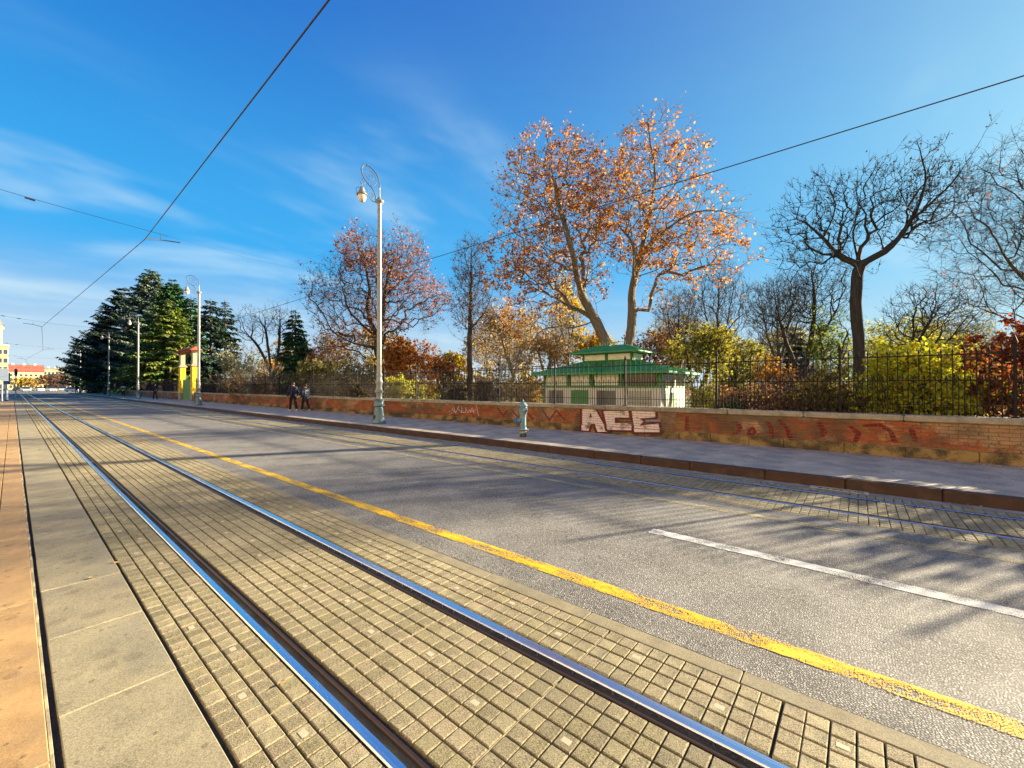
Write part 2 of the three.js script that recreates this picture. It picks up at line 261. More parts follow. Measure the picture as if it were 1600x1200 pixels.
marking('road_marking', 4.52, 4.68, -1.8, 5, rgb(0.8, 0.79, 0.74), wear(203, 0.45, 0.62), 'white dash in the middle of the road', 3.1);

// far pavement: sidewalk, kerb stones, gutter, drain
single('sidewalk', merge([uvWorld(box(8.56, 11.9, -0.3, 0.155, -141, 14), 1.4)]), walkMat, 'grey sidewalk along the brick wall', 'sidewalk');
{
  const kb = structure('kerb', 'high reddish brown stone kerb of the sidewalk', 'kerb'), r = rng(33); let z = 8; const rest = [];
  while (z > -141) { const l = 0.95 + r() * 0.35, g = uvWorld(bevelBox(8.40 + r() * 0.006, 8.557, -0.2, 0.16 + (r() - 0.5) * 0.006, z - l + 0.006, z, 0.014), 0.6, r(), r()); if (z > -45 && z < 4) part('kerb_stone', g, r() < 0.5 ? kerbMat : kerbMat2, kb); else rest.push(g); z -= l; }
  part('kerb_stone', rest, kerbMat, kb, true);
}
single('gutter', merge([uvWorld(box(8.226, 8.398, -0.1, -0.006, -141, 5), 0.8)]), gutterMat, 'pale concrete gutter strip below the kerb', 'gutter');
{
  const dr = thing('storm_drain', 'storm drain with dark slots set against the brown kerb', 'drain', [8.305, 0, -0.25]);
  part('frame', [box(-0.075, 0.085, -0.03, 0.004, -0.36, -0.30), box(-0.075, 0.085, -0.03, 0.004, 0.30, 0.36), box(-0.075, -0.055, -0.03, 0.004, -0.3, 0.3), box(0.065, 0.085, -0.03, 0.004, -0.3, 0.3)], M({ color: rgb(0.4, 0.39, 0.37), roughness: 0.8 }), dr);
  part('pit', box(-0.055, 0.065, -0.04, -0.0045, -0.3, 0.3), M({ color: rgb(0.01, 0.01, 0.01), roughness: 1 }), dr);
  for (let k = 0; k < 7; k++) part('bar', bevelBox(-0.055, 0.065, -0.02, 0.003, -0.3 + k * 0.09, -0.255 + k * 0.09, 0.003), M({ color: rgb(0.36, 0.35, 0.33), roughness: 0.7, metalness: 0.2 }), dr);
}
{ // a few fallen leaves and bits lying on track and slabs
  const r = rng(61), l = []; for (let k = 0; k < 330; k++) { const D = 1.5 + r() * r() * 30, x = k < 20 ? 0.2 + r() * 0.9 : k < 90 ? 8.6 + r() * 3.1 : k < 270 ? 11.78 - r() * r() * 0.6 : 8.24 + r() * 0.14, g = new THREE.PlaneGeometry(0.018 + r() * 0.022, 0.018 + r() * 0.022, 2, 2); const p = g.attributes.position; for (let i = 0; i < p.count; i++) p.setZ(i, (r() - 0.5) * 0.016); g.rotateX(-Math.PI / 2 + (r() - 0.5) * 0.3); g.rotateY(r() * 6); g.translate(x, (x > 8.5 ? 0.157 : 0) + 0.008, -D + (x > 8 ? 4 : 0)); g.computeVertexNormals(); l.push(g); }
  const m = part('fallen_leaves', l, M({ color: rgb(0.30, 0.21, 0.09), roughness: 0.9 }), scene); m.userData = { kind: 'stuff', label: 'dry fallen leaves scattered over slabs and sidewalk', category: 'leaves' };
}
// ---------------------------------------------------------------- brick wall with coping and graffiti
const WX = 11.85, PL = 0.38, CB = 0.90, CT = 1.03;                   // wall face, plinth top, coping bottom and top
const WD0 = -5, WD1 = 16;                                             // stretch of wall that carries the paint, metres ahead
const wallU = (D) => (WD1 - D) / (WD1 - WD0), wallV = (Y) => (Y - 0.15) / 0.9;
const graffiti = (() => {
  const W = 2048, H = 128, c = document.createElement('canvas'); c.width = W; c.height = H; const x = c.getContext('2d');
  const X = (D) => wallU(D) * W, Yc = (Y) => (1 - wallV(Y)) * H;
  x.fillStyle = '#000'; x.fillRect(0, 0, W, H);                        // black = no paint
  const poly = (pts, fill) => { x.fillStyle = fill; x.beginPath(); pts.forEach(([d, y], i) => (i ? x.lineTo(X(d), Yc(y)) : x.moveTo(X(d), Yc(y)))); x.closePath(); x.fill(); };
  const line = (pts, col, w, close) => { x.strokeStyle = col; x.lineWidth = w; x.lineJoin = 'round'; x.lineCap = 'round'; x.beginPath(); pts.forEach(([d, y], i) => (i ? x.lineTo(X(d), Yc(y)) : x.moveTo(X(d), Yc(y)))); if (close) x.closePath(); x.stroke(); };
  const red = 'rgb(96,16,22)', white = 'rgb(226,206,196)';
  const A = [[6.91, 0.9], [6.44, 0.91], [6.0, 0.21], [6.33, 0.18], [6.44, 0.43], [6.59, 0.42], [6.65, 0.19], [6.91, 0.19]];
  const C = [[6.15, 0.85], [5.32, 0.88], [5.29, 0.68], [5.76, 0.65], [5.76, 0.49], [5.21, 0.52], [5.15, 0.31], [6.0, 0.27]];
  const Z = [[5.22, 0.88], [4.51, 0.9], [4.5, 0.73], [4.98, 0.67], [4.85, 0.59], [4.98, 0.46], [4.41, 0.55], [4.36, 0.31], [5.12, 0.26]];
  poly([[6.44, 0.95], [5.32, 0.95], [5.33, 0.88], [6.15, 0.85], [6.04, 0.48]], 'rgb(120,92,100)');
  for (const p of [A, C, Z]) { line(p, red, 15, true); poly(p, white); }
  poly([[6.61, 0.78], [6.54, 0.63], [6.65, 0.61]], red);
  poly([[4.8, 0.64], [4.35, 0.67], [4.35, 0.6], [4.8, 0.58]], 'rgb(128,136,160)');
  for (const p of [[[2.44, 0.69], [2.31, 0.6], [2.33, 0.5], [2.44, 0.4]], [[2.12, 0.43], [2.11, 0.53], [2.04, 0.57], [2.0, 0.5], [2.02, 0.43], [2.12, 0.42]], [[1.72, 0.73], [1.64, 0.57], [1.63, 0.39]], [[1.46, 0.79], [1.33, 0.62], [1.25, 0.37]], [[0.7, 0.77], [0.61, 0.58], [0.64, 0.5]], [[3.62, 0.77], [3.63, 0.43]], [[0.13, 0.72], [0, 0.59], [0.06, 0.41]], [[-0.11, 0.76], [-0.34, 0.8], [-0.52, 0.66], [-0.57, 0.46]], [[-0.84, 0.7], [-0.88, 0.51]]]) line(p, 'rgb(112,14,16)', 8);
  for (const p of [[[9.9, 0.75], [9.6, 0.5], [9.2, 0.72], [8.9, 0.45]], [[8.5, 0.8], [8.2, 0.45], [7.9, 0.8], [7.6, 0.5]], [[10.6, 0.8], [10.3, 0.5], [10.1, 0.72]]]) line(p, 'rgb(110,22,28)', 6);
  for (const p of [[[13.34, 0.55], [13.1, 0.64]], [[13.31, 0.42], [13.06, 0.55]], [[13.19, 0.72], [12.95, 0.52]], [[13.07, 0.78], [12.93, 0.5], [12.72, 0.81]], [[12.84, 0.73], [12.58, 0.52], [12.58, 0.78]], [[12.55, 0.74], [12.49, 0.54], [12.35, 0.55], [12.32, 0.76]], [[12.29, 0.67], [12.21, 0.55], [12.1, 0.67], [12.04, 0.56], [11.98, 0.76]], [[11.93, 0.76], [11.87, 0.52]], [[11.99, 0.6], [11.72, 0.69]], [[11.72, 0.86], [11.6, 0.46]]]) line(p, 'rgb(236,190,180)', 3.4);
  const d = x.getImageData(0, 0, W, H).data;
  return (u, v) => { const i = Math.min(W - 1, Math.max(0, Math.floor(u * W))), j = Math.min(H - 1, Math.max(0, Math.floor((1 - v) * H))), o = (j * W + i) * 4; return [d[o] / 255, d[o + 1] / 255, d[o + 2] / 255]; };
})();
const S2L = (v) => (v <= 0.04045 ? v / 12.92 : Math.pow((v + 0.055) / 1.055, 2.4));
const brickTone = (u, v, i, j, paint) => {                             // orange clay, plaster remains, soot, moss, then the paint
  const D = WD1 - u * 21, n = fbm(u * 42, v * 2, 42, 7, 5), n2 = fbm(u * 90, v * 5, 90, 17, 4), w = hash(i, j, 5);
  const b = hash(Math.floor(u * 84 + (Math.floor(v * 12.5) % 2) * 0.5), Math.floor(v * 12.5), 71);
  let c = mix3([0.38, 0.105, 0.026], [0.25, 0.058, 0.022], b); c = mix3(c, [0.44, 0.20, 0.05], sm(0.5, 0.75, n2)); c = c.map((q) => q * (0.8 + 0.4 * w));
  const pl = sm(0.60, 0.64, 0.05 * w + fbm(u * 30 + 7, v * 1.6 + 3, 512, 27, 6) + 0.10 * sm(0.55, 0.8, v) + (D < -1.5 ? 0.02 : 0));
  c = mix3(c, [0.42, 0.32, 0.18].map((q) => q * (0.75 + 0.5 * w)), pl * 0.5);
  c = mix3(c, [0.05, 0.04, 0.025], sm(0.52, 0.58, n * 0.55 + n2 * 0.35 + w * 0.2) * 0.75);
  if (v < 0.26) c = mix3([0.30, 0.19, 0.06], [0.06, 0.042, 0.02], sm(0.48, 0.58, n2 * 0.5 + n * 0.35 + w * 0.2)).map((q) => q * (0.75 + 0.5 * w));
  const g = paint ? graffiti(u, v) : [0, 0, 0]; if (g[0] + g[1] + g[2] > 0.1) c = mix3(c, g.map(S2L), 0.95 * sm(0.76, 0.6, n2 * 0.75 + w * 0.25));
  return lin(...c);
};
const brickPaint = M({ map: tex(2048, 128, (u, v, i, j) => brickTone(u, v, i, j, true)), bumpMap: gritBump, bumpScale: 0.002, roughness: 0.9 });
brickPaint.map.wrapS = brickPaint.map.wrapT = THREE.ClampToEdgeWrapping;
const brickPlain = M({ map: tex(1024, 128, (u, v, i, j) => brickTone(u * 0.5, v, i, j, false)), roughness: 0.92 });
const copeMat = M({ map: grit(120, [0.32, 0.27, 0.19], 0.7, 0.9, [0.20, 0.175, 0.12]), bumpMap: gritBump, bumpScale: 0.002, roughness: 0.92 });
const wallUV = (g) => { g = g.index ? g.toNonIndexed() : g; const p = g.attributes.position, uv = new Float32Array(p.count * 2); for (let i = 0; i < p.count; i++) { uv[i * 2] = wallU(-p.getZ(i)); uv[i * 2 + 1] = wallV(p.getY(i)); } g.setAttribute('uv', new THREE.BufferAttribute(uv, 2)); return g; };
const GATE0 = 52.1, GATE1 = 58.1;
{
  const w = thing('brick_wall', 'low orange brick wall with stone coping and white and dark red graffiti', 'wall'), r = rng(44);
  const core = (d0, d1, mat, uvf) => part('mortar_core', [uvf(box(WX + 0.012, WX + 0.33, 0, CB, -d1, -d0))], mat, w);
  const mort = M({ map: grit(123, [0.20, 0.15, 0.10], 0.6, 0.8, [0.12, 0.10, 0.07]), roughness: 1 });
  core(-14, GATE0, mort, (g) => uvWorld(g, 0.6));
  const ch = (CB - PL) / 7, L = 0.262, cand = [];
  for (let c = 0; c < 7; c++) { const y0 = PL + c * ch; for (let k = 0; ; k++) { const D = -4.9 + k * L + (c % 2) * L / 2; if (D > 36) break; cand.push({ D, y0, d: WX * SH + D * CH, x: WX + (r() < 0.06 ? 0.008 : 0.0015 + r() * 0.005) * (r() < 0.05 ? 2.2 : 1), vis: D > -3.4 }); } }
  const ch2 = cand.filter((b) => b.vis && b.D < 15.6).sort((a, b) => a.d - b.d), own = new Set(ch2.slice(0, 300)), restP = [], restQ = [];
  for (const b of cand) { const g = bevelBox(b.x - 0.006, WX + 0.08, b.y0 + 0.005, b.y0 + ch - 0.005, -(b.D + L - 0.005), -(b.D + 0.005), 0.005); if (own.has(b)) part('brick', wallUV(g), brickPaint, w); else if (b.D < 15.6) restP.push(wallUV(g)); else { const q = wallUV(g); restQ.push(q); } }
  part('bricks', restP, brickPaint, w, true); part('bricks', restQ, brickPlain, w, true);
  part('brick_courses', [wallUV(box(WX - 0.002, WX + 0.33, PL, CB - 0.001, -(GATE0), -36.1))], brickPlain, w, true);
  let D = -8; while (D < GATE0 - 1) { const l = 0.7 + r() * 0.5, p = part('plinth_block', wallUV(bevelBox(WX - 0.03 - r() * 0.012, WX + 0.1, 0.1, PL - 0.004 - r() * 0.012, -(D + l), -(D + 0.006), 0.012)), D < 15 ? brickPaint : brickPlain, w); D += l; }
  D = -8; while (D < GATE0 - 0.4) { const l = Math.min(1.5 + r() * 0.5, GATE0 - D); part('coping_stone', uvWorld(bevelBox(WX - 0.06 - r() * 0.008, WX + 0.39, CB, CT + (r() - 0.5) * 0.012, -(D + l), -(D + 0.008), 0.02), 0.8, r(), r()), copeMat, w); D += l; }
  const w2 = thing('brick_wall', 'far stretch of low brick wall beyond the yellow gate pillars', 'wall');
  part('brick_courses', [wallUV(box(WX, WX + 0.33, 0.1, CB, -140, -GATE1))], brickPlain, w2); part('coping', [uvWorld(box(WX - 0.06, WX + 0.39, CB + 0.001, CT, -140, -GATE1), 0.8)], copeMat, w2);
}
// ---------------------------------------------------------------- iron fence on the wall
{
  const iron = M({ map: grit(130, [0.012, 0.007, 0.006], 0.8, 1.0, [0.026, 0.010, 0.007]), roughness: 0.9, metalness: 0 });
  const FX = WX + 0.16, step = 0.1615;
  const tip = (h, s) => { const g = new THREE.ConeGeometry(s * 1.3, h, 4, 1); return g; };
  const spear = (y1, s) => merge([box(-s / 2, s / 2, 0, y1, -s / 2, s / 2), tip(0.09, s).translate(0, y1 + 0.045, 0), box(-s * 0.85, s * 0.85, y1 - 0.012, y1 + 0.006, -s * 0.85, s * 0.85)]);
  const full = uvWorld(spear(1.29, 0.017), 0.3), short = uvWorld(spear(0.75, 0.014), 0.3);
  const post = uvWorld(merge([box(-0.022, 0.022, 0, 1.42, -0.022, 0.022), new THREE.ConeGeometry(0.045, 0.16, 6).translate(0, 1.5, 0), new THREE.SphereGeometry(0.038, 8, 6).translate(0, 1.42, 0), box(-0.05, 0.05, 0, 0.03, -0.05, 0.05)]), 0.3);
  const stay = tube([[0, 0.95, 0], [0.12, 0.5, 0], [0.20, 0.01, 0]], 0.012, 8, 5);
  const build = (label, d0, d1, lim) => {
    const f = thing('iron_fence', label, 'fence', [FX, CT, 0]); let n = 0; const rest = [];
    for (const [y, h] of [[0.205, 0.016], [0.70, 0.022], [1.215, 0.024]]) part('rail', uvWorld(box(-0.02, 0.02, y, y + h, -d1, -d0), 0.3), iron, f);
    for (let D = 0.33 + 2.58 * Math.ceil((d0 - 0.33) / 2.58); D <= d1; D += 2.58) {
      const p = part('post', post, iron, f); p.position.z = -D; part('stay', stay, iron, p);
      for (let k = 0; k < 16; k++) for (const s of [0, 1]) { const z = -(D + step * (k + (s ? 0.5 : 0))); if (!s && k === 0) continue; if (-z > d1) continue;
        if (n < lim && -z > -3) { n++; const b = part('bar', s ? short : full, iron, f); b.position.z = z; } else rest.push((s ? short : full).clone().translate(0, 0, z)); }
    }
    if (rest.length) part('bars', rest, iron, f, true);
  };
  build('rusty dark iron spear fence standing on the graffiti wall', -6, GATE0, 300);
  build('far iron fence past the yellow gate pillars', GATE1, 139, 0);
}
// ---------------------------------------------------------------- yellow gate portal
{
  const g = thing('gate_portal', 'yellow gate portal with white capped pillars, tiled roof and green door', 'gate', [WX + 0.15, 0.155, -(GATE0 + GATE1) / 2]);
  const yel = M({ map: grit(140, [0.70, 0.46, 0.02], 0.3, 0.6, [0.62, 0.36, 0.02]), roughness: 0.8 }), wht = M({ map: grit(143, [0.36, 0.31, 0.22], 0.4, 0.9, [0.22, 0.19, 0.13]), roughness: 0.85 }), tile = M({ map: grit(146, [0.34, 0.09, 0.045], 0.5, 0.8, [0.24, 0.07, 0.04]), roughness: 0.8 });
  for (const s of [-1, 1]) { const p = new THREE.Group(); p.name = 'pillar'; p.position.z = s * 2.4; g.add(p);
    part('base', bevelBox(-0.28, 0.28, 0, 0.75, -0.42, 0.42, 0.03), wht, p); part('shaft', bevelBox(-0.235, 0.235, 0.75, 3.55, -0.34, 0.34, 0.02), yel, p); part('cornice', [bevelBox(-0.38, 0.38, 3.55, 3.68, -0.5, 0.5, 0.03), bevelBox(-0.3, 0.3, 3.68, 3.8, -0.42, 0.42, 0.02)], wht, p); part('upper_shaft', bevelBox(-0.21, 0.21, 3.8, 5.05, -0.3, 0.3, 0.02), wht, p);
    for (let k = 0; k < 5; k++) part('stone_course', bevelBox(-0.255, 0.255, 0.95 + k * 0.54, 1.40 + k * 0.54, -0.36, 0.36, 0.03), yel, p); }
  const roof = part('roof', [bevelBox(-0.4, 0.4, 5.05, 5.2, -2.95, 2.95, 0.02)], tile, g);
  const sh = new THREE.Shape([[-0.52, 5.2], [0.52, 5.2], [0, 5.55]].map(([a, b]) => new THREE.Vector2(a, b))); const rg = new THREE.ExtrudeGeometry(sh, { depth: 6.2, bevelEnabled: false }); rg.translate(0, 0, -3.1); part('roof_tiles', rg, tile, roof);
  const ridges = []; for (let k = 0; k < 24; k++) for (const s of [-1, 1]) ridges.push(tube([[s * 0.54, 5.2, -3.05 + k * 0.265], [s * 0.02, 5.57, -3.05 + k * 0.265]], 0.035, 2, 5)); part('tile_row', ridges, tile, roof, true);
  const grn = M({ map: grit(149, [0.13, 0.27, 0.06], 0.4, 0.6, [0.09, 0.2, 0.05]), roughness: 0.6 });
  for (const s of [-1, 1]) { const d = part('door_leaf', bevelBox(-0.03, 0.03, 0.04, 2.2, s > 0 ? 0.01 : -1.97, s > 0 ? 1.97 : -0.01, 0.01), grn, g); for (let k = 0; k < 5; k++) part('picket', bevelBox(-0.02, 0.02, 2.2, 2.55 + 0.12 * Math.sin(k), s * (0.2 + k * 0.38) - 0.03, s * (0.2 + k * 0.38) + 0.03, 0.006), grn, d); }
}
// ---------------------------------------------------------------- green roofed pavilion
{
  const G = M({ map: grit(150, [0.025, 0.27, 0.06], 0.3, 0.5, [0.04, 0.22, 0.06]), roughness: 0.5 }), Gd = M({ color: rgb(0.025, 0.14, 0.02), roughness: 0.6 }), Gl = M({ color: rgb(0.045, 0.26, 0.045), roughness: 0.55 });
  const Wt = M({ map: grit(153, [0.86, 0.80, 0.66], 0.2, 0.45, [0.76, 0.69, 0.54]), roughness: 0.75 }), Gs = M({ map: grit(156, [0.74, 0.76, 0.64], 0.12, 0.5, [0.62, 0.65, 0.52]), roughness: 0.35 }), Sh = M({ map: grit(159, [0.20, 0.19, 0.14], 0.8, 0.8, [0.13, 0.13, 0.09]), roughness: 0.9 });
  const k = thing('garden_pavilion', 'cream garden pavilion with two tiered green hipped roof behind the fence', 'pavilion', [22.45, -0.4, -11.05]);
  const hx = 1.85, hz = 3.5, Y = (v) => v + 0.4;
  part('plinth', bevelBox(-hx - 0.1, hx + 0.1, 0, 0.25, -hz - 0.1, hz + 0.1, 0.03), Sh, k);
  part('wall', bevelBox(-hx, hx, 0.25, Y(1.57), -hz, hz, 0.02), Wt, k);
  part('upper_wall', box(-hx + 0.06, hx - 0.06, Y(1.57), Y(2.36), -hz + 0.06, hz - 0.06), Gd, k);
  part('sill_band', [bevelBox(-hx - 0.04, hx + 0.04, Y(1.55), Y(1.64), -hz - 0.04, hz + 0.04, 0.015)], Gl, k);
  const face = (axis, sgn, a, b, y0, y1, t) => axis === 'x' ? bevelBox(Math.min(sgn * hx, sgn * (hx + t)), Math.max(sgn * hx, sgn * (hx + t)), y0, y1, a, b, 0.006) : bevelBox(a, b, y0, y1, Math.min(sgn * hz, sgn * (hz + t)), Math.max(sgn * hz, sgn * (hz + t)), 0.006);
  // front (towards the street, -X) bays from far to near
  const bays = [[-3.5, -1.95, 'shut'], [-1.75, -0.45, 'door'], [-0.25, 1.3, 'shut'], [1.5, 3.3, 'sign']];
  for (const [a, b, kind] of bays) {
    if (kind === 'door') { const d = part('door', face('x', -1, a + 0.1, b - 0.1, 0.27, Y(1.42), 0.03), Gl, k); part('door_split', box(-hx - 0.034, -hx - 0.0305, 0.3, Y(1.38), (a + b) / 2 - 0.012, (a + b) / 2 + 0.012), Gd, d); part('handle', new THREE.SphereGeometry(0.03, 8, 6).translate(-hx - 0.06, 1.15, (a + b) / 2 + 0.09), M({ color: rgb(0.3, 0.3, 0.3), metalness: 1, roughness: 0.4 }), d); }
    else { const s = part('shutter', face('x', -1, a + 0.25, b - 0.25, 0.5, Y(1.40), 0.025), kind === 'sign' ? M({ map: grit(162, [0.5, 0.46, 0.34], 0.9, 0.9, [0.3, 0.3, 0.2]), roughness: 0.8 }) : Sh, k); for (let q = 0; q < 4; q++) part('slat', box(-hx - 0.032, -hx - 0.0255, 0.6 + q * 0.28, 0.63 + q * 0.28, a + 0.27, b - 0.27), Sh, s); }
    const dark = kind === 'sign'; const wn = part('window', box(-hx - 0.005, -hx + 0.062, Y(1.68), Y(2.28), a + 0.06, b - 0.06), dark ? M({ color: rgb(0.02, 0.022, 0.02), roughness: 0.15 }) : Gs, k);
    part('post', bevelBox(-hx - 0.03, -hx + 0.05, Y(1.64), Y(2.34), a - 0.12, a + 0.02, 0.01), Gd, wn);
  }
  part('corner_post', bevelBox(-hx - 0.03, -hx + 0.09, Y(1.64), Y(2.34), hz - 0.12, hz + 0.03, 0.01), Gl, k);
  // end wall towards the sun (+Z)
  part('window', box(-hx + 0.25, 0.1, Y(1.68), Y(2.28), hz - 0.062, hz + 0.004), M({ color: rgb(0.03, 0.035, 0.03), roughness: 0.1 }), k); part('window', box(0.25, hx - 0.1, Y(1.68), Y(2.28), hz - 0.062, hz + 0.004), M({ color: rgb(0.03, 0.035, 0.03), roughness: 0.1 }), k);
  { const d = part('door', face('z', 1, -0.45, 0.4, 0.27, Y(1.3), 0.03), Gd, k); part('handle', new THREE.SphereGeometry(0.03, 8, 6).translate(0.3, 1.1, hz + 0.06), M({ color: rgb(0.3, 0.3, 0.3), metalness: 1, roughness: 0.4 }), d); }
  for (const x of [-hx + 0.1, 0.18, hx - 0.06]) part('post', bevelBox(x - 0.06, x + 0.06, Y(1.64), Y(2.34), hz - 0.05, hz + 0.035, 0.01), Wt, k);
  const hip = (ex, ez, y0, tx, tz, y1, th) => { const P = [], q = (a, b, c, d) => P.push(...a, ...b, ...c, ...a, ...c, ...d); const e = [[-ex, y0, -ez], [-ex, y0, ez], [ex, y0, ez], [ex, y0, -ez]], t = [[-tx, y1, -tz], [-tx, y1, tz], [tx, y1, tz], [tx, y1, -tz]], b = e.map(([x, y, z]) => [x, y - th, z]); for (let i = 0; i < 4; i++) { const j = (i + 1) % 4; q(e[i], e[j], t[j], t[i]); q(b[i], b[j], e[j], e[i]); } q(t[0], t[1], t[2], t[3]); q(b[3], b[2], b[1], b[0]); const g = new THREE.BufferGeometry(); g.setAttribute('position', new THREE.Float32BufferAttribute(P, 3)); g.computeVertexNormals(); return uvWorld(g, 1.2); };
  const seams = (ex, ez, y0, tx, tz, y1, n, m) => { const l = []; for (let i = 0; i <= n; i++) { const f = i / n * 2 - 1; for (const s of [-1, 1]) l.push(tube([[s * (ex - 0.01), y0 + 0.012, f * ez], [s * tx, y1 + 0.012, f * tz]], 0.018, 1, 5)); } for (let i = 1; i < m; i++) { const f = i / m * 2 - 1; for (const s of [-1, 1]) l.push(tube([[f * ex, y0 + 0.012, s * (ez - 0.01)], [f * tx, y1 + 0.012, s * tz]], 0.018, 1, 5)); } return l; };
  const lr = part('lower_roof', hip(2.45, 4.12, Y(2.38), 0.78, 1.58, Y(3.06), 0.10), G, k); part('roof_seam', seams(2.45, 4.12, Y(2.38), 0.78, 1.58, Y(3.06), 8, 5), G, lr);
  part('lantern', box(-0.75, 0.75, Y(3.0), Y(3.58), -1.55, 1.55), Gd, k);
  for (const [a, b] of [[-1.42, -0.1], [0.1, 1.42]]) part('lantern_pane', box(-0.765, -0.74, Y(3.13), Y(3.46), a, b), Gs, k);
  part('lantern_pane', box(-0.62, 0.62, Y(3.13), Y(3.46), 1.54, 1.565), Gs, k);
  const ur = part('upper_roof', hip(1.32, 2.12, Y(3.58), 0.22, 0.8, Y(4.02), 0.07), G, k); part('roof_seam', seams(1.32, 2.12, Y(3.58), 0.22, 0.8, Y(4.02), 4, 3), G, ur);
  const cr = [tube([[0, Y(4.2), -0.8], [0, Y(4.2), 0.8]], 0.012, 2, 5)]; for (let q = 0; q <= 10; q++) cr.push(tube([[0, Y(4.0), -0.8 + q * 0.16], [0, Y(4.25), -0.8 + q * 0.16]], 0.01, 1, 5)); part('ridge_cresting', cr, Gl, ur);
}
// ---------------------------------------------------------------- street lamps
const lampGrey = M({ map: grit(170, [0.27, 0.28, 0.25], 0.35, 0.6, [0.2, 0.22, 0.21]), roughness: 0.45, metalness: 0.25 });
const lampBlue = M({ map: grit(173, [0.13, 0.20, 0.22], 0.4, 0.6, [0.085, 0.13, 0.15]), roughness: 0.5, metalness: 0.2 });
const ironDark = M({ color: rgb(0.06, 0.075, 0.10), roughness: 0.5, metalness: 0.4 });
const lampGlass = M({ color: rgb(0.66, 0.58, 0.44), roughness: 0.25 });
const swirlMark = M({ color: rgb(0.02, 0.022, 0.03), roughness: 0.7 });
function streetLamp() {
  const L = thing('street_lamp', '', 'street lamp', [0, 0.155, 0], 0, 'scrolled street lamps along the sidewalk');
  part('base', lathe([[0, 0], [0.27, 0], [0.27, 0.04], [0.235, 0.06], [0.225, 0.12], [0.195, 0.4], [0.175, 0.6], [0.15, 0.64], [0.155, 0.67], [0.225, 0.70], [0.23, 0.73], [0.185, 0.76], [0.18, 0.88], [0.20, 0.92], [0.2, 0.95], [0.13, 0.98]], 20), lampBlue, L);
  part('painted_swirl', [tube([[-0.222, 0.16, -0.05], [-0.214, 0.26, -0.06], [-0.207, 0.34, -0.02], [-0.210, 0.26, 0.01], [-0.217, 0.2, 0.03], [-0.208, 0.34, 0.05]].map(([x, y, z]) => V3(x * 0.99, y, z)), 0.016, 24, 5)], swirlMark, L);
  part('column', lathe([[0.125, 0.96], [0.12, 1.02], [0.115, 1.18], [0.17, 1.24], [0.175, 1.29], [0.13, 1.36], [0.115, 1.42], [0.13, 1.58], [0.155, 1.62], [0.15, 1.66], [0.115, 1.72], [0.105, 1.86], [0.125, 1.91], [0.12, 1.96], [0.095, 2.0], [0.088, 6.05], [0.105, 6.08], [0.105, 6.16], [0.085, 6.2], [0.072, 8.35], [0.092, 8.38], [0.092, 8.45], [0.074, 8.48], [0.078, 8.68], [0.10, 8.72]], 16), lampGrey, L);
  part('capital', lathe([[0.10, 8.72], [0.17, 8.80], [0.175, 8.84], [0.11, 8.88], [0.05, 8.95], [0.03, 9.02], [0.022, 9.3], [0.035, 9.33], [0.035, 9.37], [0, 9.4]], 14), lampGrey, L);
  const Z = (p) => p.map(([x, y]) => V3((x - 612) * 0.001915, 9.35 + (590 - y) * 0.00169, 0));
  const arm = part('scroll_arm', [tube(Z([[612, 590], [606, 450], [545, 300], [430, 205], [330, 178], [240, 230], [202, 330], [222, 430], [290, 545], [370, 608], [440, 660], [500, 760], [525, 850], [520, 885]]), 0.022, 60, 6)], ironDark, L);
  part('spiral', [tube(Z([[370, 608], [470, 595], [540, 480], [500, 340], [400, 288], [300, 330], [300, 430], [370, 488], [450, 460], [462, 395], [410, 362], [372, 395], [395, 420]]), 0.012, 70, 5), tube(Z([[520, 965], [430, 950], [375, 870], [382, 810], [430, 798], [470, 840], [450, 890], [425, 862]]), 0.012, 40, 5), tube(Z([[290, 555], [275, 620], [245, 655], [205, 660], [180, 610], [195, 562], [228, 562]]), 0.012, 30, 5)], ironDark, arm);
  part('collar', [new THREE.SphereGeometry(0.04, 8, 6).translate(...Z([[325, 178]])[0].toArray()), new THREE.SphereGeometry(0.032, 8, 6).translate(...Z([[202, 335]])[0].toArray()), new THREE.SphereGeometry(0.034, 8, 6).translate(...Z([[360, 602]])[0].toArray())], ironDark, arm);
  const [lx] = Z([[215, 680]])[0].toArray(), y0 = 9.35 + (590 - 660) * 0.00169;
  const lan = part('lantern', lathe([[0, 0], [0.012, 0], [0.012, -0.10], [0.07, -0.13], [0.09, -0.19], [0.115, -0.22], [0.105, -0.27], [0.14, -0.31], [0.155, -0.36], [0.205, -0.40], [0.20, -0.425], [0.12, -0.43]], 16).translate(lx, y0, 0), lampGrey, L);
  part('glass_shade', lathe([[0.13, -0.42], [0.155, -0.45], [0.15, -0.55], [0.125, -0.63], [0.07, -0.685], [0, -0.7]], 16).translate(lx, y0, 0), lampGlass, lan);
  const rods = []; for (let k = 0; k < 4; k++) { const a = k * Math.PI / 2 + 0.4; rods.push(tube([[lx + 0.20 * Math.cos(a), y0 - 0.41, 0.20 * Math.sin(a)], [lx + 0.2 * Math.cos(a), y0 - 0.2, 0.2 * Math.sin(a)], [lx + 0.09 * Math.cos(a), y0 - 0.13, 0.09 * Math.sin(a)]], 0.008, 6, 4)); } part('rod', rods, ironDark, lan);
  return L;
}
const lampSpots = [[9.3, 14.6, 'tall grey scrolled street lamp with swirl painted on its blue base'], [9.3, 39.6, 'pale scrolled street lamp beside the yellow gate portal'], [9.35, 64.5, 'scrolled street lamp, third from the hydrant, before the tall conifers'], [9.35, 87.5, 'small scrolled street lamp, fourth from the hydrant'], [9.5, 131, 'smallest and farthest scrolled street lamp, near the junction']];
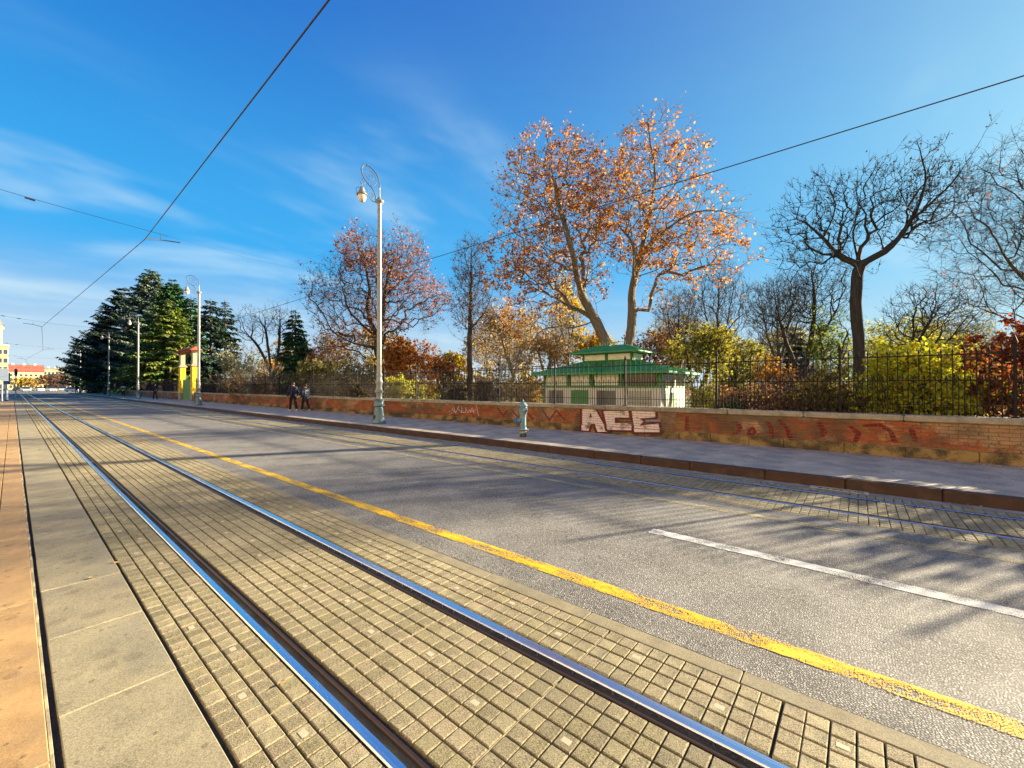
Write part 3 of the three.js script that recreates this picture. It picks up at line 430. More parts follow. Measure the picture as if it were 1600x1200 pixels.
{ let l0 = null; for (const [x, D, label] of lampSpots) { let l; if (!l0) l = l0 = streetLamp(); else { l = l0.clone(); l.name = numbered('street_lamp'); scene.add(l); l.userData = { ...l0.userData }; } l.position.set(x, 0.155, -D); l.userData.label = label; } }

// ---------------------------------------------------------------- overhead wires
{
  const wm = M({ color: rgb(0.022, 0.022, 0.035), roughness: 0.5, metalness: 0.4 });
  const cable = (name, pts, r, label, parts) => { const t = thing(name, label, 'wire'); part('cable', tube(pts, r, pts.length * 6, 5), wm, t); for (const [nm, p, rr] of parts || []) part(nm, tube(p, rr, 4, 5), wm, t); return t; };
  const straight = (a, b, n, sag) => Array.from({ length: n + 1 }, (_, i) => V3(lerp(a[0], b[0], i / n), lerp(a[1], b[1], i / n) - sag * 4 * (i / n) * (1 - i / n), lerp(a[2], b[2], i / n)));
  const zig = [[1.62, -11.4], [2.1, 13.7], [1.14, 38.8], [1.95, 63], [1.1, 88], [1.9, 113], [1.2, 138]], near = [];
  for (let i = 0; i + 1 < zig.length; i++) near.push(...straight([zig[i][0], 5.3, -zig[i][1]], [zig[i + 1][0], 5.3, -zig[i + 1][1]], 8, 0.0).slice(i ? 1 : 0));
  const nw = thing('contact_wire', 'thick dark tram contact wire zigzagging over the near track', 'wire');
  for (let i = 0; i + 1 < zig.length; i++) part('cable', tube([[zig[i][0], 5.3, -zig[i][1]], [zig[i + 1][0], 5.3, -zig[i + 1][1]]], 0.009, 2, 5), wm, nw);
  const far = thing('contact_wire', 'tram contact wire over the far track crossing before the trees', 'wire');
  part('cable', tube([[7.62, 5.3, 8], [7.7, 5.27, -30], [7.62, 5.3, -70], [7.7, 5.3, -138]], 0.0085, 40, 5), wm, far);
  const labels = ['cross wire over the road at the nearest lamp', 'cross wire over the road at the second lamp by the gate', 'cross wire over the road at the third lamp', 'cross wire over the road at the fourth lamp'];
  [[13.9, 2.1], [38.9, 1.14], [63.2, 1.95], [87, 1.1]].forEach(([D, xw], i) => {
    const s = thing('span_wire', labels[i], 'wire', [0, 0, 0], 0, 'span wires over the street'), l = lampSpots[i];
    part('cable', tube([[-9, 7.0, -D], [-4, 6.25, -D], [-0.2, 5.78, -D], [xw + 0.5, 5.56, -D]], 0.005, 24, 4), wm, s);
    part('cable', tube([[xw + 0.5, 5.56, -D], [5, 5.52, -(D + l[1]) / 2], [7.7, 5.6, -(D + l[1] * 3) / 4], [l[0] - 0.08, 5.85, -l[1]]], i ? 0.004 : 0.0015, 24, 4), wm, s);
    part('insulator', [tube([[-0.45, 5.81, -D], [-0.3, 5.79, -D]], 0.022, 2, 6), tube([[0.15, 5.73, -D], [0.3, 5.71, -D]], 0.022, 2, 6)], wm, s);
    const a = i % 2 ? -1 : 1; part('pull_off_arm', [tube([[xw, 5.3, -D + 0.2], [xw + a * 0.35, 5.42, -D], [xw + a * 0.75, 5.46, -D]], 0.014, 6, 5), tube([[xw + a * 0.35, 5.42, -D], [xw + a * 0.35, 5.56, -D]], 0.008, 2, 4)], wm, s);
  });
}
// ---------------------------------------------------------------- hydrant
{
  const h = thing('fire_hydrant', 'weathered blue grey fire hydrant standing on the sidewalk', 'hydrant', [9.5, 0.155, -7.5], 0.9); h.scale.set(1.15, 1.02, 1.15);
  const hb = M({ map: grit(180, [0.05, 0.14, 0.22], 0.8, 0.9, [0.17, 0.27, 0.28]), roughness: 0.55, metalness: 0.1 }), hd = M({ map: grit(183, [0.30, 0.33, 0.32], 0.7, 0.8, [0.10, 0.10, 0.10]), roughness: 0.7 }), bl = M({ color: rgb(0.05, 0.13, 0.30), roughness: 0.5 });
  part('foot', lathe([[0, 0], [0.09, 0], [0.075, 0.1], [0.12, 0.12], [0.12, 0.17], [0.085, 0.19]], 18), hd, h);
  part('flange', [lathe([[0.08, 0.185], [0.135, 0.19], [0.135, 0.225], [0.1, 0.235]], 18), ...[0, 1, 2, 3, 4, 5].map((k) => new THREE.CylinderGeometry(0.014, 0.014, 0.07, 6).translate(0.115 * Math.cos(k * 1.047), 0.2, 0.115 * Math.sin(k * 1.047)))], hd, h);
  part('barrel', lathe([[0.1, 0.23], [0.085, 0.27], [0.08, 0.55], [0.09, 0.6], [0.085, 0.63], [0.105, 0.68], [0.12, 0.76], [0.115, 0.83], [0.09, 0.86]], 20), hb, h);
  const cap = part('bonnet', lathe([[0.09, 0.86], [0.115, 0.87], [0.115, 0.9], [0.09, 0.93], [0.075, 0.97], [0.04, 1.0], [0.03, 1.01], [0, 1.01]], 18), hb, h);
  part('operating_nut', new THREE.CylinderGeometry(0.022, 0.026, 0.06, 5).translate(0, 1.035, 0), hd, cap);
  for (const s of [-1, 1]) { const o = part('outlet', new THREE.CylinderGeometry(0.055, 0.06, 0.13, 14).rotateZ(Math.PI / 2).translate(s * 0.13, 0.77, 0), hb, h); part('outlet_cap', [new THREE.CylinderGeometry(0.066, 0.066, 0.035, 14).rotateZ(Math.PI / 2).translate(s * 0.2, 0.77, 0), new THREE.CylinderGeometry(0.02, 0.02, 0.04, 5).rotateZ(Math.PI / 2).translate(s * 0.235, 0.77, 0)], hd, o); }
  const o = part('outlet', new THREE.CylinderGeometry(0.07, 0.075, 0.12, 16).rotateX(Math.PI / 2).translate(0, 0.47, -0.11), hb, h); part('outlet_cap', [new THREE.CylinderGeometry(0.085, 0.085, 0.04, 16).rotateX(Math.PI / 2).translate(0, 0.47, -0.18), new THREE.CylinderGeometry(0.022, 0.022, 0.05, 5).rotateX(Math.PI / 2).translate(0, 0.47, -0.215)], bl, o);
}
// ---------------------------------------------------------------- trees
const barkTex = (a, b, seed) => tex(128, 256, (u, v, i, j) => { const n = fbm(u * 8, v * 4, 8, seed, 5), s = vn(u * 24, v * 5, 24, 5, seed + 3), w = hash(i, j, seed); const c = mix3(a, b, sm(0.35, 0.65, n)); const k = 0.65 + 0.5 * s + 0.2 * (w - 0.5); return lin(c[0] * k, c[1] * k, c[2] * k); });
const barkBump = tex(128, 256, (u, v) => { const k = vn(u * 20, v * 4, 20, 4, 8) * 0.6 + fbm(u * 8, v * 8, 8, 9, 4) * 0.4; return [k, k, k]; }, false);
const bark = (a, b, s) => M({ map: barkTex(a, b, s), bumpMap: barkBump, bumpScale: 0.03, roughness: 0.95 });
const BARK = { plane: bark([0.27, 0.20, 0.12], [0.17, 0.135, 0.085], 301), dark: bark([0.055, 0.045, 0.035], [0.035, 0.032, 0.022], 302), grey: bark([0.13, 0.11, 0.09], [0.085, 0.075, 0.06], 303), brown: bark([0.10, 0.07, 0.045], [0.065, 0.05, 0.035], 304), pale: bark([0.32, 0.27, 0.19], [0.2, 0.17, 0.12], 305) };
const leafMat = new THREE.MeshPhysicalMaterial({ vertexColors: true, roughness: 1, specularIntensity: 0.15, transmission: 0.45, thickness: 0, side: THREE.DoubleSide });
const needleMat = new THREE.MeshStandardMaterial({ vertexColors: true, roughness: 0.85, side: THREE.DoubleSide });

class Geo {                                                             // growing buffers
  constructor() { this.p = []; this.n = []; this.u = []; this.c = []; this.i = []; }
  get(color) { const g = new THREE.BufferGeometry(); g.setAttribute('position', new THREE.Float32BufferAttribute(this.p, 3)); g.setAttribute('normal', new THREE.Float32BufferAttribute(this.n, 3)); if (this.u.length) g.setAttribute('uv', new THREE.Float32BufferAttribute(this.u, 2)); if (this.c.length) g.setAttribute('color', new THREE.Float32BufferAttribute(this.c, 3)); g.setIndex(this.i); return g; }
  limb(pts, rad, sides) {                                                // tapered tube along pts
    const n = pts.length, o = this.p.length / 3; let ref = Math.abs(pts[1][1] - pts[0][1]) > 0.9 * dist(pts[0], pts[1]) ? [1, 0, 0] : [0, 1, 0], len = 0;
    for (let k = 0; k < n; k++) {
      const a = pts[Math.max(0, k - 1)], b = pts[Math.min(n - 1, k + 1)]; const t = norm([b[0] - a[0], b[1] - a[1], b[2] - a[2]]);
      let s = norm(cross(t, ref)); const q = cross(s, t); ref = q; if (k) len += dist(pts[k], pts[k - 1]);
      for (let m = 0; m <= sides; m++) { const an = m / sides * 2 * Math.PI, x = Math.cos(an), y = Math.sin(an); const d = [s[0] * x + q[0] * y, s[1] * x + q[1] * y, s[2] * x + q[2] * y]; this.p.push(pts[k][0] + d[0] * rad[k], pts[k][1] + d[1] * rad[k], pts[k][2] + d[2] * rad[k]); this.n.push(...d); this.u.push(m / sides * Math.max(1, Math.round(rad[0] * 8)), len / 1.6); }
      if (k) for (let m = 0; m < sides; m++) { const A = o + (k - 1) * (sides + 1) + m, B = A + sides + 1; this.i.push(A, B, A + 1, A + 1, B, B + 1); }
    }
  }
  leaf(c, dir, side, l, w, col, fold) {                                  // a folded leaf: two halves either side of the midrib
    const o = this.p.length / 3, up = norm(cross(dir, side)); const P = (a, b, h) => [c[0] + dir[0] * a + side[0] * b + up[0] * h, c[1] + dir[1] * a + side[1] * b + up[1] * h, c[2] + dir[2] * a + side[2] * b + up[2] * h];
    for (const v of [P(0, 0, 0), P(l, 0, -fold * 0.5 * l), P(l * 0.5, w / 2, fold * w * 0.5), P(l * 0.5, -w / 2, fold * w * 0.5)]) this.p.push(...v);
    for (let k = 0; k < 4; k++) { this.n.push(...up); this.c.push(...col); } this.i.push(o, o + 1, o + 2, o, o + 3, o + 1);
  }
}
const dist = (a, b) => Math.hypot(a[0] - b[0], a[1] - b[1], a[2] - b[2]);
const norm = (v) => { const l = Math.hypot(...v) || 1; return [v[0] / l, v[1] / l, v[2] / l]; };
const cross = (a, b) => [a[1] * b[2] - a[2] * b[1], a[2] * b[0] - a[0] * b[2], a[0] * b[1] - a[1] * b[0]];
const rdir = (r) => { const z = r() * 2 - 1, a = r() * 6.2832, s = Math.sqrt(1 - z * z); return [s * Math.cos(a), z, s * Math.sin(a)]; };

// Grow a tree: given limbs first, then every target point joins the nearest limb, path length counted in (balanced spanning tree); widths follow the number of tips carried.
function grow({ seed, limbs, crown, n, bf = 0.35, step = 0.5, base, tip = 0.012, wob = 0.12 }) {
  const r = rng(seed), P = [], par = [], len = [], add = (p, k) => { P.push(p); par.push(k); len.push(k < 0 ? 0 : len[k] + dist(p, P[k])); return P.length - 1; };
  for (const l of limbs) {
    let k = -1; if (P.length) { let b = 1e9; P.forEach((q, i) => { const e = dist(q, l[0]); if (e < b) { b = e; k = i; } }); } else k = add(l[0], -1);
    const cv = new THREE.CatmullRomCurve3([V3(...P[k]), ...l.slice(1).map((q) => V3(...q))]), m = Math.max(2, Math.round(cv.getLength() / step)); for (let i = 1; i <= m; i++) { const q = cv.getPoint(i / m); k = add([q.x + (r() - 0.5) * wob * step, q.y + (r() - 0.5) * wob * step, q.z + (r() - 0.5) * wob * step], k); }
  }
  const seeds = P.length, T = [], tot = crown.reduce((s, e) => s + e.r[0] * e.r[1] * e.r[2] * (e.w || 1), 0);
  for (const e of crown) { const m = Math.round(n * e.r[0] * e.r[1] * e.r[2] * (e.w || 1) / tot); for (let i = 0; i < m; i++) { const d = rdir(r), q = Math.pow(r(), 0.42); T.push([e.c[0] + d[0] * q * e.r[0], e.c[1] + d[1] * q * e.r[1], e.c[2] + d[2] * q * e.r[2]]); } }
  const bc = new Float64Array(T.length).fill(1e9), bn = new Int32Array(T.length), done = new Uint8Array(T.length); const from = Math.floor(limbs.length > 1 || !limbs[0].low ? 0 : 0);
  const relax = (k) => { const p = P[k], L = len[k] * bf; for (let i = 0; i < T.length; i++) if (!done[i]) { const t = T[i]; let c = Math.hypot(t[0] - p[0], t[1] - p[1], t[2] - p[2]) + L; if (t[1] < p[1]) c += (p[1] - t[1]) * 0.25; if (c < bc[i]) { bc[i] = c; bn[i] = k; } } };
  for (let k = from; k < seeds; k++) relax(k);
  for (let it = 0; it < T.length; it++) {
    let b = -1, bb = 1e9; for (let i = 0; i < T.length; i++) if (!done[i]) { const c = bc[i] - len[bn[i]] * bf * 0.6; if (c < bb) { bb = c; b = i; } }
    done[b] = 1; let k = bn[b]; const a = P[k], t = T[b], L = dist(a, t), m = Math.max(1, Math.round(L / step)); const pd = par[k] >= 0 ? norm([a[0] - P[par[k]][0], a[1] - P[par[k]][1], a[2] - P[par[k]][2]]) : [0, 1, 0];
    const c = [a[0] + pd[0] * L * 0.35 + (t[0] - a[0]) * 0.25, a[1] + pd[1] * L * 0.3 + (t[1] - a[1]) * 0.25, a[2] + pd[2] * L * 0.35 + (t[2] - a[2]) * 0.25];
    for (let i = 1; i <= m; i++) { const u = i / m, w = i < m ? wob * step : 0; k = add([0, 1, 2].map((q) => (1 - u) * (1 - u) * a[q] + 2 * u * (1 - u) * c[q] + u * u * t[q] + (r() - 0.5) * w * 2), k); relax(k); }
  }
  const cnt = new Float64Array(P.length), kids = P.map(() => []); for (let k = P.length - 1; k >= 0; k--) { cnt[k] += kids[k].length ? 0.06 : 1; if (par[k] >= 0) { cnt[par[k]] += cnt[k]; kids[par[k]].push(k); } }
  const pw = Math.log(cnt[0]) / Math.log(base / tip), rad = Array.from(cnt, (c) => tip * Math.pow(c, 1 / pw));
  return { P, par, kids, rad, cnt, r };
}
function woodGeo(t, flare) {
  const thick = new Geo(), thin = new Geo(), { P, kids, rad, cnt } = t, tips = [];
  const walk = (start, parent) => {
    const pts = [], rs = []; if (parent >= 0) { pts.push(P[parent]); rs.push(Math.min(rad[parent], rad[start] * 1.35)); } let k = start, todo = [];
    for (;;) { pts.push(P[k]); rs.push(rad[k]); const ch = kids[k]; if (!ch.length) { tips.push(k); break; } let m = ch[0]; for (const c of ch) if (cnt[c] > cnt[m]) m = c; for (const c of ch) if (c !== m) todo.push([c, k]); k = m; }
    if (pts.length < 2) return todo; if (parent < 0 && flare) { rs[0] *= 1.5; rs[1] *= 1.1; }
    rs[rs.length - 1] *= 0.55; const R = rs[Math.min(1, rs.length - 1)]; (R > 0.035 ? thick : thin).limb(pts, rs, R > 0.15 ? 9 : R > 0.05 ? 6 : R > 0.025 ? 4 : 3); return todo;
  };
  let q = [[0, -1]]; while (q.length) { const [s, p] = q.pop(); q.push(...walk(s, p)); }
  return { thick, thin, tips };
}
function palette(list) { const tot = list.reduce((s, e) => s + e[3], 0); return (r) => { let v = r() * tot; for (const e of list) { v -= e[3]; if (v <= 0) { const k = 0.75 + r() * 0.5; return [e[0] * k, e[1] * k, e[2] * k]; } } return list[0]; }; }
function tree(name, label, category, o) {
  const [x, z] = o.at, T = thing(name, label, category, [x, o.y ?? -0.42, z]); const g = grow(o), { thick, thin, tips } = woodGeo(g, o.flare !== false), r = g.r, { P, par } = g, lf = new Geo(), pal = o.leaves && palette(o.leaves);
  const tl = o.twig ?? 0.5, nt = o.twigs ?? 3;
  const ends = tips.slice(); P.forEach((p, k) => { if (g.cnt[k] < 10 && k > 3 && r() < (o.side ?? 0.25)) ends.push(k); });
  for (const k of ends) {
    const a = P[par[k]] || P[k], d0 = norm([P[k][0] - a[0], P[k][1] - a[1], P[k][2] - a[2]]);
    for (let q = 0; q < nt; q++) {
      const e = rdir(r), sp = o.spread ?? 0.8, d = norm([d0[0] + e[0] * sp, d0[1] + e[1] * sp + (o.up ?? 0.25), d0[2] + e[2] * sp]), l = tl * (0.5 + r()), f = rdir(r), b = [P[k][0] + d[0] * l * 0.5 + f[0] * l * 0.1, P[k][1] + d[1] * l * 0.5 + f[1] * l * 0.1, P[k][2] + d[2] * l * 0.5 + f[2] * l * 0.1], c = [P[k][0] + d[0] * l, P[k][1] + d[1] * l - (o.droop ?? 0) * l, P[k][2] + d[2] * l], w = o.tip ?? 0.012;
      if (!o.noTwigs) thin.limb([P[k], b, c], [w * 0.8, w * 0.6, w * 0.35], 3);
      if (pal) { const dens = o.dens * (o.clump ? (o.floor ?? 0.12) + 1.8 * sm(0.3, 0.7, vn(P[k][0] * o.clump + 99, P[k][1] * o.clump + P[k][2] * o.clump * 0.7 + 99, 4096, 4096, o.seed)) : 1); let m = Math.floor(dens + r()); const big = o.leaf;
        while (m-- > 0) { const u = r(), s = big * (0.6 + 0.8 * r()), ld = norm([rdir(r)[0], -0.4 + r() - 0.5, rdir(r)[2]]), lp = [lerp(P[k][0], c[0], u) + (r() - 0.5) * tl * 0.6, lerp(P[k][1], c[1], u) + (r() - 0.5) * tl * 0.6, lerp(P[k][2], c[2], u) + (r() - 0.5) * tl * 0.6]; lf.leaf(lp, ld, norm(cross(ld, rdir(r))), s, s * (o.wide ?? 0.85), pal(r), 0.3); } }
    }
  }
  const B = BARK[o.bark || 'grey']; if (thick.p.length) part('trunk', thick.get(), B, T); if (thin.p.length) part(thick.p.length ? 'branches' : 'stems', thin.get(), B, T); if (lf.p.length) part('crown', lf.get(), leafMat, T);
  return T;
}
// simple skeletons. Lengths in metres from the tree's base
const trunkTo = (h, lean = [0, 0], r) => [[0, 0, 0], [lean[0] * 0.3, h * 0.4, lean[1] * 0.3], [lean[0], h, lean[1]]];
// a limb drawn in the plane that faces the street corner: a = metres to the right of the base as seen from the camera, b = away
const RT = [CH, SH], AW = [SH, -CH];
const W3 = (a, y, b = 0) => [a * RT[0] + b * AW[0], y, a * RT[1] + b * AW[1]];
const ell = (a, y, b, ra, ry, rb, w = 1) => ({ c: W3(a, y, b), r: [ra, ry, rb], w });

const OR = [[0.42, 0.13, 0.025, 5], [0.50, 0.22, 0.04, 4], [0.30, 0.08, 0.02, 3], [0.48, 0.30, 0.06, 1]];
const TAN = [[0.50, 0.33, 0.14, 4], [0.56, 0.42, 0.22, 4], [0.42, 0.22, 0.07, 2], [0.5, 0.4, 0.1, 1]];
const YEL = [[0.62, 0.42, 0.02, 5], [0.58, 0.33, 0.02, 3], [0.46, 0.40, 0.04, 3]];
const LIME = [[0.60, 0.55, 0.03, 5], [0.46, 0.50, 0.03, 4], [0.62, 0.5, 0.03, 3], [0.2, 0.28, 0.03, 1]];
const OLIVE = [[0.26, 0.25, 0.04, 4], [0.38, 0.32, 0.04, 3], [0.14, 0.17, 0.03, 3], [0.46, 0.34, 0.03, 2]];
const RED = [[0.34, 0.05, 0.02, 4], [0.42, 0.10, 0.02, 3], [0.18, 0.035, 0.02, 3], [0.28, 0.12, 0.02, 2]];
const RUST = [[0.40, 0.13, 0.03, 3], [0.30, 0.09, 0.03, 3], [0.5, 0.24, 0.05, 2]];
const GRN = [[0.07, 0.13, 0.03, 4], [0.12, 0.19, 0.03, 3], [0.24, 0.28, 0.04, 2]];
const BRN = [[0.16, 0.07, 0.05, 3], [0.11, 0.05, 0.04, 3], [0.2, 0.11, 0.05, 1]];

// the big plane tree behind the pavilion: two trunks, traced limbs
{
  const d = 36, at = spot(965, d), m = (px, py, b = 0) => W3((px - 965) / 650 * d, heightAt(py, d) + 0.42, b);
  tree('plane_tree', 'tall plane tree with rust orange leaves rising behind the green roofed pavilion', 'tree', { at, seed: 11, base: 0.62, tip: 0.014, n: 2400, bf: 0.22, step: 0.7, wob: 0.16, bark: 'plane',
    limbs: [[[0, 0, 0], m(962, 600), m(950, 545), m(930, 500), m(905, 460, -1), m(888, 400, -2), m(872, 330, -1), m(862, 260, 0), m(858, 205, 0)],
      [m(962, 600), m(985, 545, 1), m(992, 500, 1), m(998, 450, 2), m(1012, 390, 2), m(1020, 330, 1), m(1030, 260, 1), m(1012, 190, 0)],
      [m(930, 500), m(895, 470, 2), m(845, 440, 3), m(800, 420, 3)], [m(905, 460), m(880, 400, -4), m(830, 350, -5), m(795, 320, -5)], [m(905, 460), m(930, 400, 3), m(935, 330, 4), m(930, 250, 3), m(935, 210, 2)],
      [m(1012, 390), m(1060, 350, -2), m(1110, 345, -2), m(1145, 370, -3)], [m(1012, 390), m(1050, 310, 3), m(1080, 240, 3), m(1085, 215, 3)], [m(998, 450), m(975, 420, -3), m(960, 340, -4), m(955, 270, -4), m(975, 215, -3)], [m(998, 450), m(980, 400, -2), m(970, 330, 1), m(990, 240, 0)], [m(1020, 330), m(1060, 280, -3), m(1085, 250, -3)], [m(965, 560), m(1010, 535, -2), m(1050, 510, -3), m(1058, 470, -3)]],
    crown: [ell(-5.6, 17, 0, 5.2, 7.2, 5), ell(-8.2, 12, 0, 3.4, 4.0, 4, 0.8), ell(3.2, 18.5, 0, 4.0, 7.5, 4.5), ell(6.6, 15.5, 0, 3.6, 4.2, 4, 0.9), ell(-0.8, 17, 0, 3.2, 5.5, 4), ell(-4, 9.6, 0, 3, 3, 3, 0.5), ell(3.6, 11, 0, 3, 2.6, 3, 0.5), ell(-7.6, 8.6, 0, 2.8, 3, 3, 0.5), ell(8.4, 12.4, -1, 2.2, 2.4, 3, 0.7)],
    twig: 0.9, twigs: 3, side: 0.35, leaves: [[0.50, 0.19, 0.035, 5], [0.56, 0.28, 0.06, 4], [0.36, 0.11, 0.03, 3], [0.58, 0.36, 0.12, 3]], leaf: 0.21, dens: 2.7, clump: 0.55, floor: 0.35, up: 0.1 });
}
// the dark bare tree near the right, limbs traced
{
  const d = 18, at = spot(1342, d), m = (px, py, b = 0) => W3((px - 1342) / 650 * d, heightAt(py, d) + 0.42, b);
  tree('bare_tree', 'dark bare tree with thick trunk and crooked spreading limbs tipped with seed clusters', 'tree', { at, seed: 12, base: 0.215, tip: 0.0085, n: 1250, bf: 0.4, step: 0.36, wob: 0.1, bark: 'dark',
    limbs: [[[0, 0, 0], m(1342, 540), m(1338, 470), m(1342, 425), m(1345, 415)], [m(1345, 415), m(1320, 395, 0.3), m(1300, 365, 0.5), m(1265, 330, 0.8), m(1232, 345, 1)], [m(1300, 365), m(1290, 330, -0.6), m(1262, 300, -1), m(1250, 290, -1)], [m(1345, 415), m(1380, 390, -0.4), m(1402, 345, -0.8), m(1412, 300, -1), m(1400, 240, -1)], [m(1402, 345), m(1440, 310, -1.2), m(1470, 260, -1.4), m(1490, 222, -1.5)], [m(1380, 390), m(1440, 355, 1), m(1480, 310, 1.5), m(1515, 245, 1.8)], [m(1340, 435), m(1320, 440, -0.8), m(1308, 425, -1)], [m(1345, 415), m(1400, 418, 1), m(1420, 400, 1.4)], [m(1320, 395), m(1345, 350, 0.4), m(1352, 300, 0.2), m(1348, 275, 0)], [m(1345, 415), m(1370, 350, 1.2), m(1390, 290, 1.6), m(1370, 262, 1.6)]],
    crown: [ell(-1.9, 9.2, 0, 1.8, 2.0, 1.8), ell(0.3, 9.9, 0, 1.6, 1.9, 1.8), ell(2.3, 10.4, 0, 1.9, 2.4, 1.8), ell(4.0, 10.3, 0.5, 1.6, 2.1, 1.4), ell(-2.9, 8.2, 0, 1.1, 1.3, 1.2, 0.6)], twig: 0.36, twigs: 3, side: 0.3, up: 0.5, leaves: [[0.05, 0.035, 0.02, 3], [0.09, 0.06, 0.03, 1]], leaf: 0.085, dens: 0.42, spread: 0.7 });
  tree('bare_tree', 'thin leaning bare tree forking beside the dark thick trunk', 'tree', { at: spot(1352, 21), seed: 13, base: 0.13, tip: 0.009, n: 700, bf: 0.45, step: 0.35, wob: 0.1, bark: 'dark', limbs: [[[0, 0, 0], W3(0.5, 2), W3(2.0, 3.2), W3(3.2, 5.2), W3(3.8, 6.8)], [W3(2.0, 3.2), W3(4, 4.2), W3(5.2, 5.6)]], crown: [ell(3.4, 5.6, 0, 3.2, 1.8, 2)], twig: 0.4, twigs: 2, leaves: [[0.10, 0.06, 0.05, 1]], leaf: 0.06, dens: 0.35 });
}
// fine bare tree at the right edge of the view
tree('bare_tree', 'pale twiggy bare tree filling the upper right corner', 'tree', { at: spot(1668, 15), seed: 14, base: 0.2, tip: 0.0055, n: 1500, bf: 0.45, step: 0.35, wob: 0.1, bark: 'grey', limbs: [[[0, 0, 0], W3(-0.1, 3), W3(-0.2, 6), W3(-0.3, 9)], [W3(-0.1, 3.2), W3(-2.4, 4.6), W3(-3.6, 5)], [W3(-0.2, 5), W3(-2, 6.4), W3(-2.8, 7.8)]], crown: [ell(-1.6, 7.6, 0, 2.9, 3.4, 2.6), ell(0.8, 7.4, 0, 2.2, 3, 2)], twig: 0.6, twigs: 4, side: 0.6, up: 0, droop: 0.15, leaves: [[0.46, 0.12, 0.03, 1]], leaf: 0.08, dens: 0.05, clump: 0.9, floor: 0 });
// the twin-stemmed bare tree by the orange bush
tree('bare_tree', 'slim dark bare tree forking low behind the orange bush', 'tree', { at: spot(1250, 25), seed: 15, base: 0.19, tip: 0.009, n: 900, bf: 0.45, step: 0.4, wob: 0.1, bark: 'dark', limbs: [[[0, 0, 0], W3(0.1, 2.4), W3(0.4, 3.4)], [W3(0.4, 3.4), W3(0.7, 5.2), W3(0.9, 7), W3(0.7, 9)], [W3(0.4, 3.4), W3(1.2, 5), W3(2.2, 6.6), W3(2.7, 8.4)], [W3(0.1, 2.4), W3(-0.7, 4.4), W3(-1.3, 6.5), W3(-1.6, 8)]], crown: [ell(0.9, 8, 0, 2.6, 2.5, 2.2), ell(-1.2, 6.6, 0, 1.5, 2.4, 1.8)], twig: 0.45, twigs: 3, side: 0.4, leaves: [[0.05, 0.04, 0.03, 1]], leaf: 0.08, dens: 0.25 });
for (const [px, d, h, s, w, lab] of [[1122, 42, 14.6, 16, 3.3, 'fine upswept bare tree right of the tall plane tree'], [1215, 38, 12, 17, 3.0, 'small hazy bare tree between the fine upswept tree and the forked one'], [1060, 46, 13, 18, 2.6, 'slender bare tree partly behind the plane tree on its right']])
  tree('bare_tree', lab, 'tree', { at: spot(px, d), seed: s, base: 0.2, tip: 0.012, n: 950, bf: 0.5, step: 0.6, wob: 0.16, bark: 'grey', limbs: [[[0, 0, 0], W3(0.1, h * 0.3)], [W3(0.1, h * 0.3), W3(-w * 0.35, h * 0.6), W3(-w * 0.5, h * 0.85)], [W3(0.1, h * 0.3), W3(w * 0.3, h * 0.6), W3(w * 0.5, h * 0.85)], [W3(0.1, h * 0.3), W3(0, h * 0.6), W3(0.1, h * 0.92)]], crown: [ell(0, h * 0.72, 0, w, h * 0.28, w)], twig: 0.7, twigs: 3, side: 0.5, spread: 0.5, up: 0.5, leaves: RUST, leaf: 0.1, dens: 0.06 });

// the broad half-bare tree behind the first lamp
{
  const d = 44, at = spot(592, d), m = (px, py, b = 0) => W3((px - 592) / 650 * d, heightAt(py, d) + 0.42, b);
  tree('autumn_tree', 'broad dark limbed tree with sparse pinkish orange leaves behind the nearest lamp', 'tree', { at, seed: 21, base: 0.55, tip: 0.014, n: 1700, bf: 0.25, step: 0.7, wob: 0.2, bark: 'brown',
    limbs: [[[0, 0, 0], m(592, 570), m(592, 530)], [m(592, 530), m(570, 490, 1), m(572, 440, 1), m(560, 390, 0), m(552, 350, 0)], [m(592, 530), m(560, 495, -2), m(548, 450, -3), m(520, 425, -3), m(495, 425, -3)], [m(592, 530), m(605, 470, -1), m(610, 420, 0), m(625, 385, 1), m(618, 345, 0)], [m(605, 470), m(640, 410, 2), m(660, 395, 2)], [m(592, 530), m(625, 495, -2), m(655, 470, -3), m(690, 465, -3)], [m(592, 545), m(545, 530, -3), m(520, 490, -3), m(495, 470, -2)], [m(592, 560), m(550, 555, 2), m(510, 530, 3)]],
    crown: [ell(-1.6, 14.5, 0, 3.6, 4.4, 4), ell(2.2, 14.6, 0, 2.6, 4.0, 4), ell(-5.2, 11.5, 0, 2.8, 3.2, 3.4), ell(4.6, 10.8, 0, 2.5, 2.8, 3.4), ell(-4.2, 7.6, 0, 3.0, 2.6, 3), ell(0, 9.5, 0, 3.4, 3, 3.4)],
    twig: 0.9, twigs: 4, side: 0.5, leaves: [[0.42, 0.16, 0.07, 4], [0.46, 0.22, 0.08, 3], [0.3, 0.09, 0.05, 3]], leaf: 0.19, dens: 1.1, clump: 0.35, floor: 0.35 });
}
tree('slim_tree', 'slim upright tree with thin crown between the half bare tree and the plane tree', 'tree', { at: spot(735, 38), seed: 22, base: 0.24, tip: 0.011, n: 620, bf: 0.45, step: 0.5, wob: 0.2, bark: 'brown', limbs: [[[0, 0, 0], W3(-0.05, 5), W3(0.05, 10), W3(0.1, 15.6)], [W3(0, 5.6), W3(-1.6, 6.8), W3(-2.4, 8)], [W3(0, 7), W3(1.4, 9), W3(1.9, 10.4)]], crown: [ell(0, 13, 0, 1.6, 3, 1.6), ell(0, 9.8, 0, 2.3, 3, 2.2)], twig: 0.6, twigs: 4, side: 0.6, leaves: [[0.20, 0.11, 0.07, 3], [0.34, 0.16, 0.06, 1]], leaf: 0.14, dens: 0.45 });
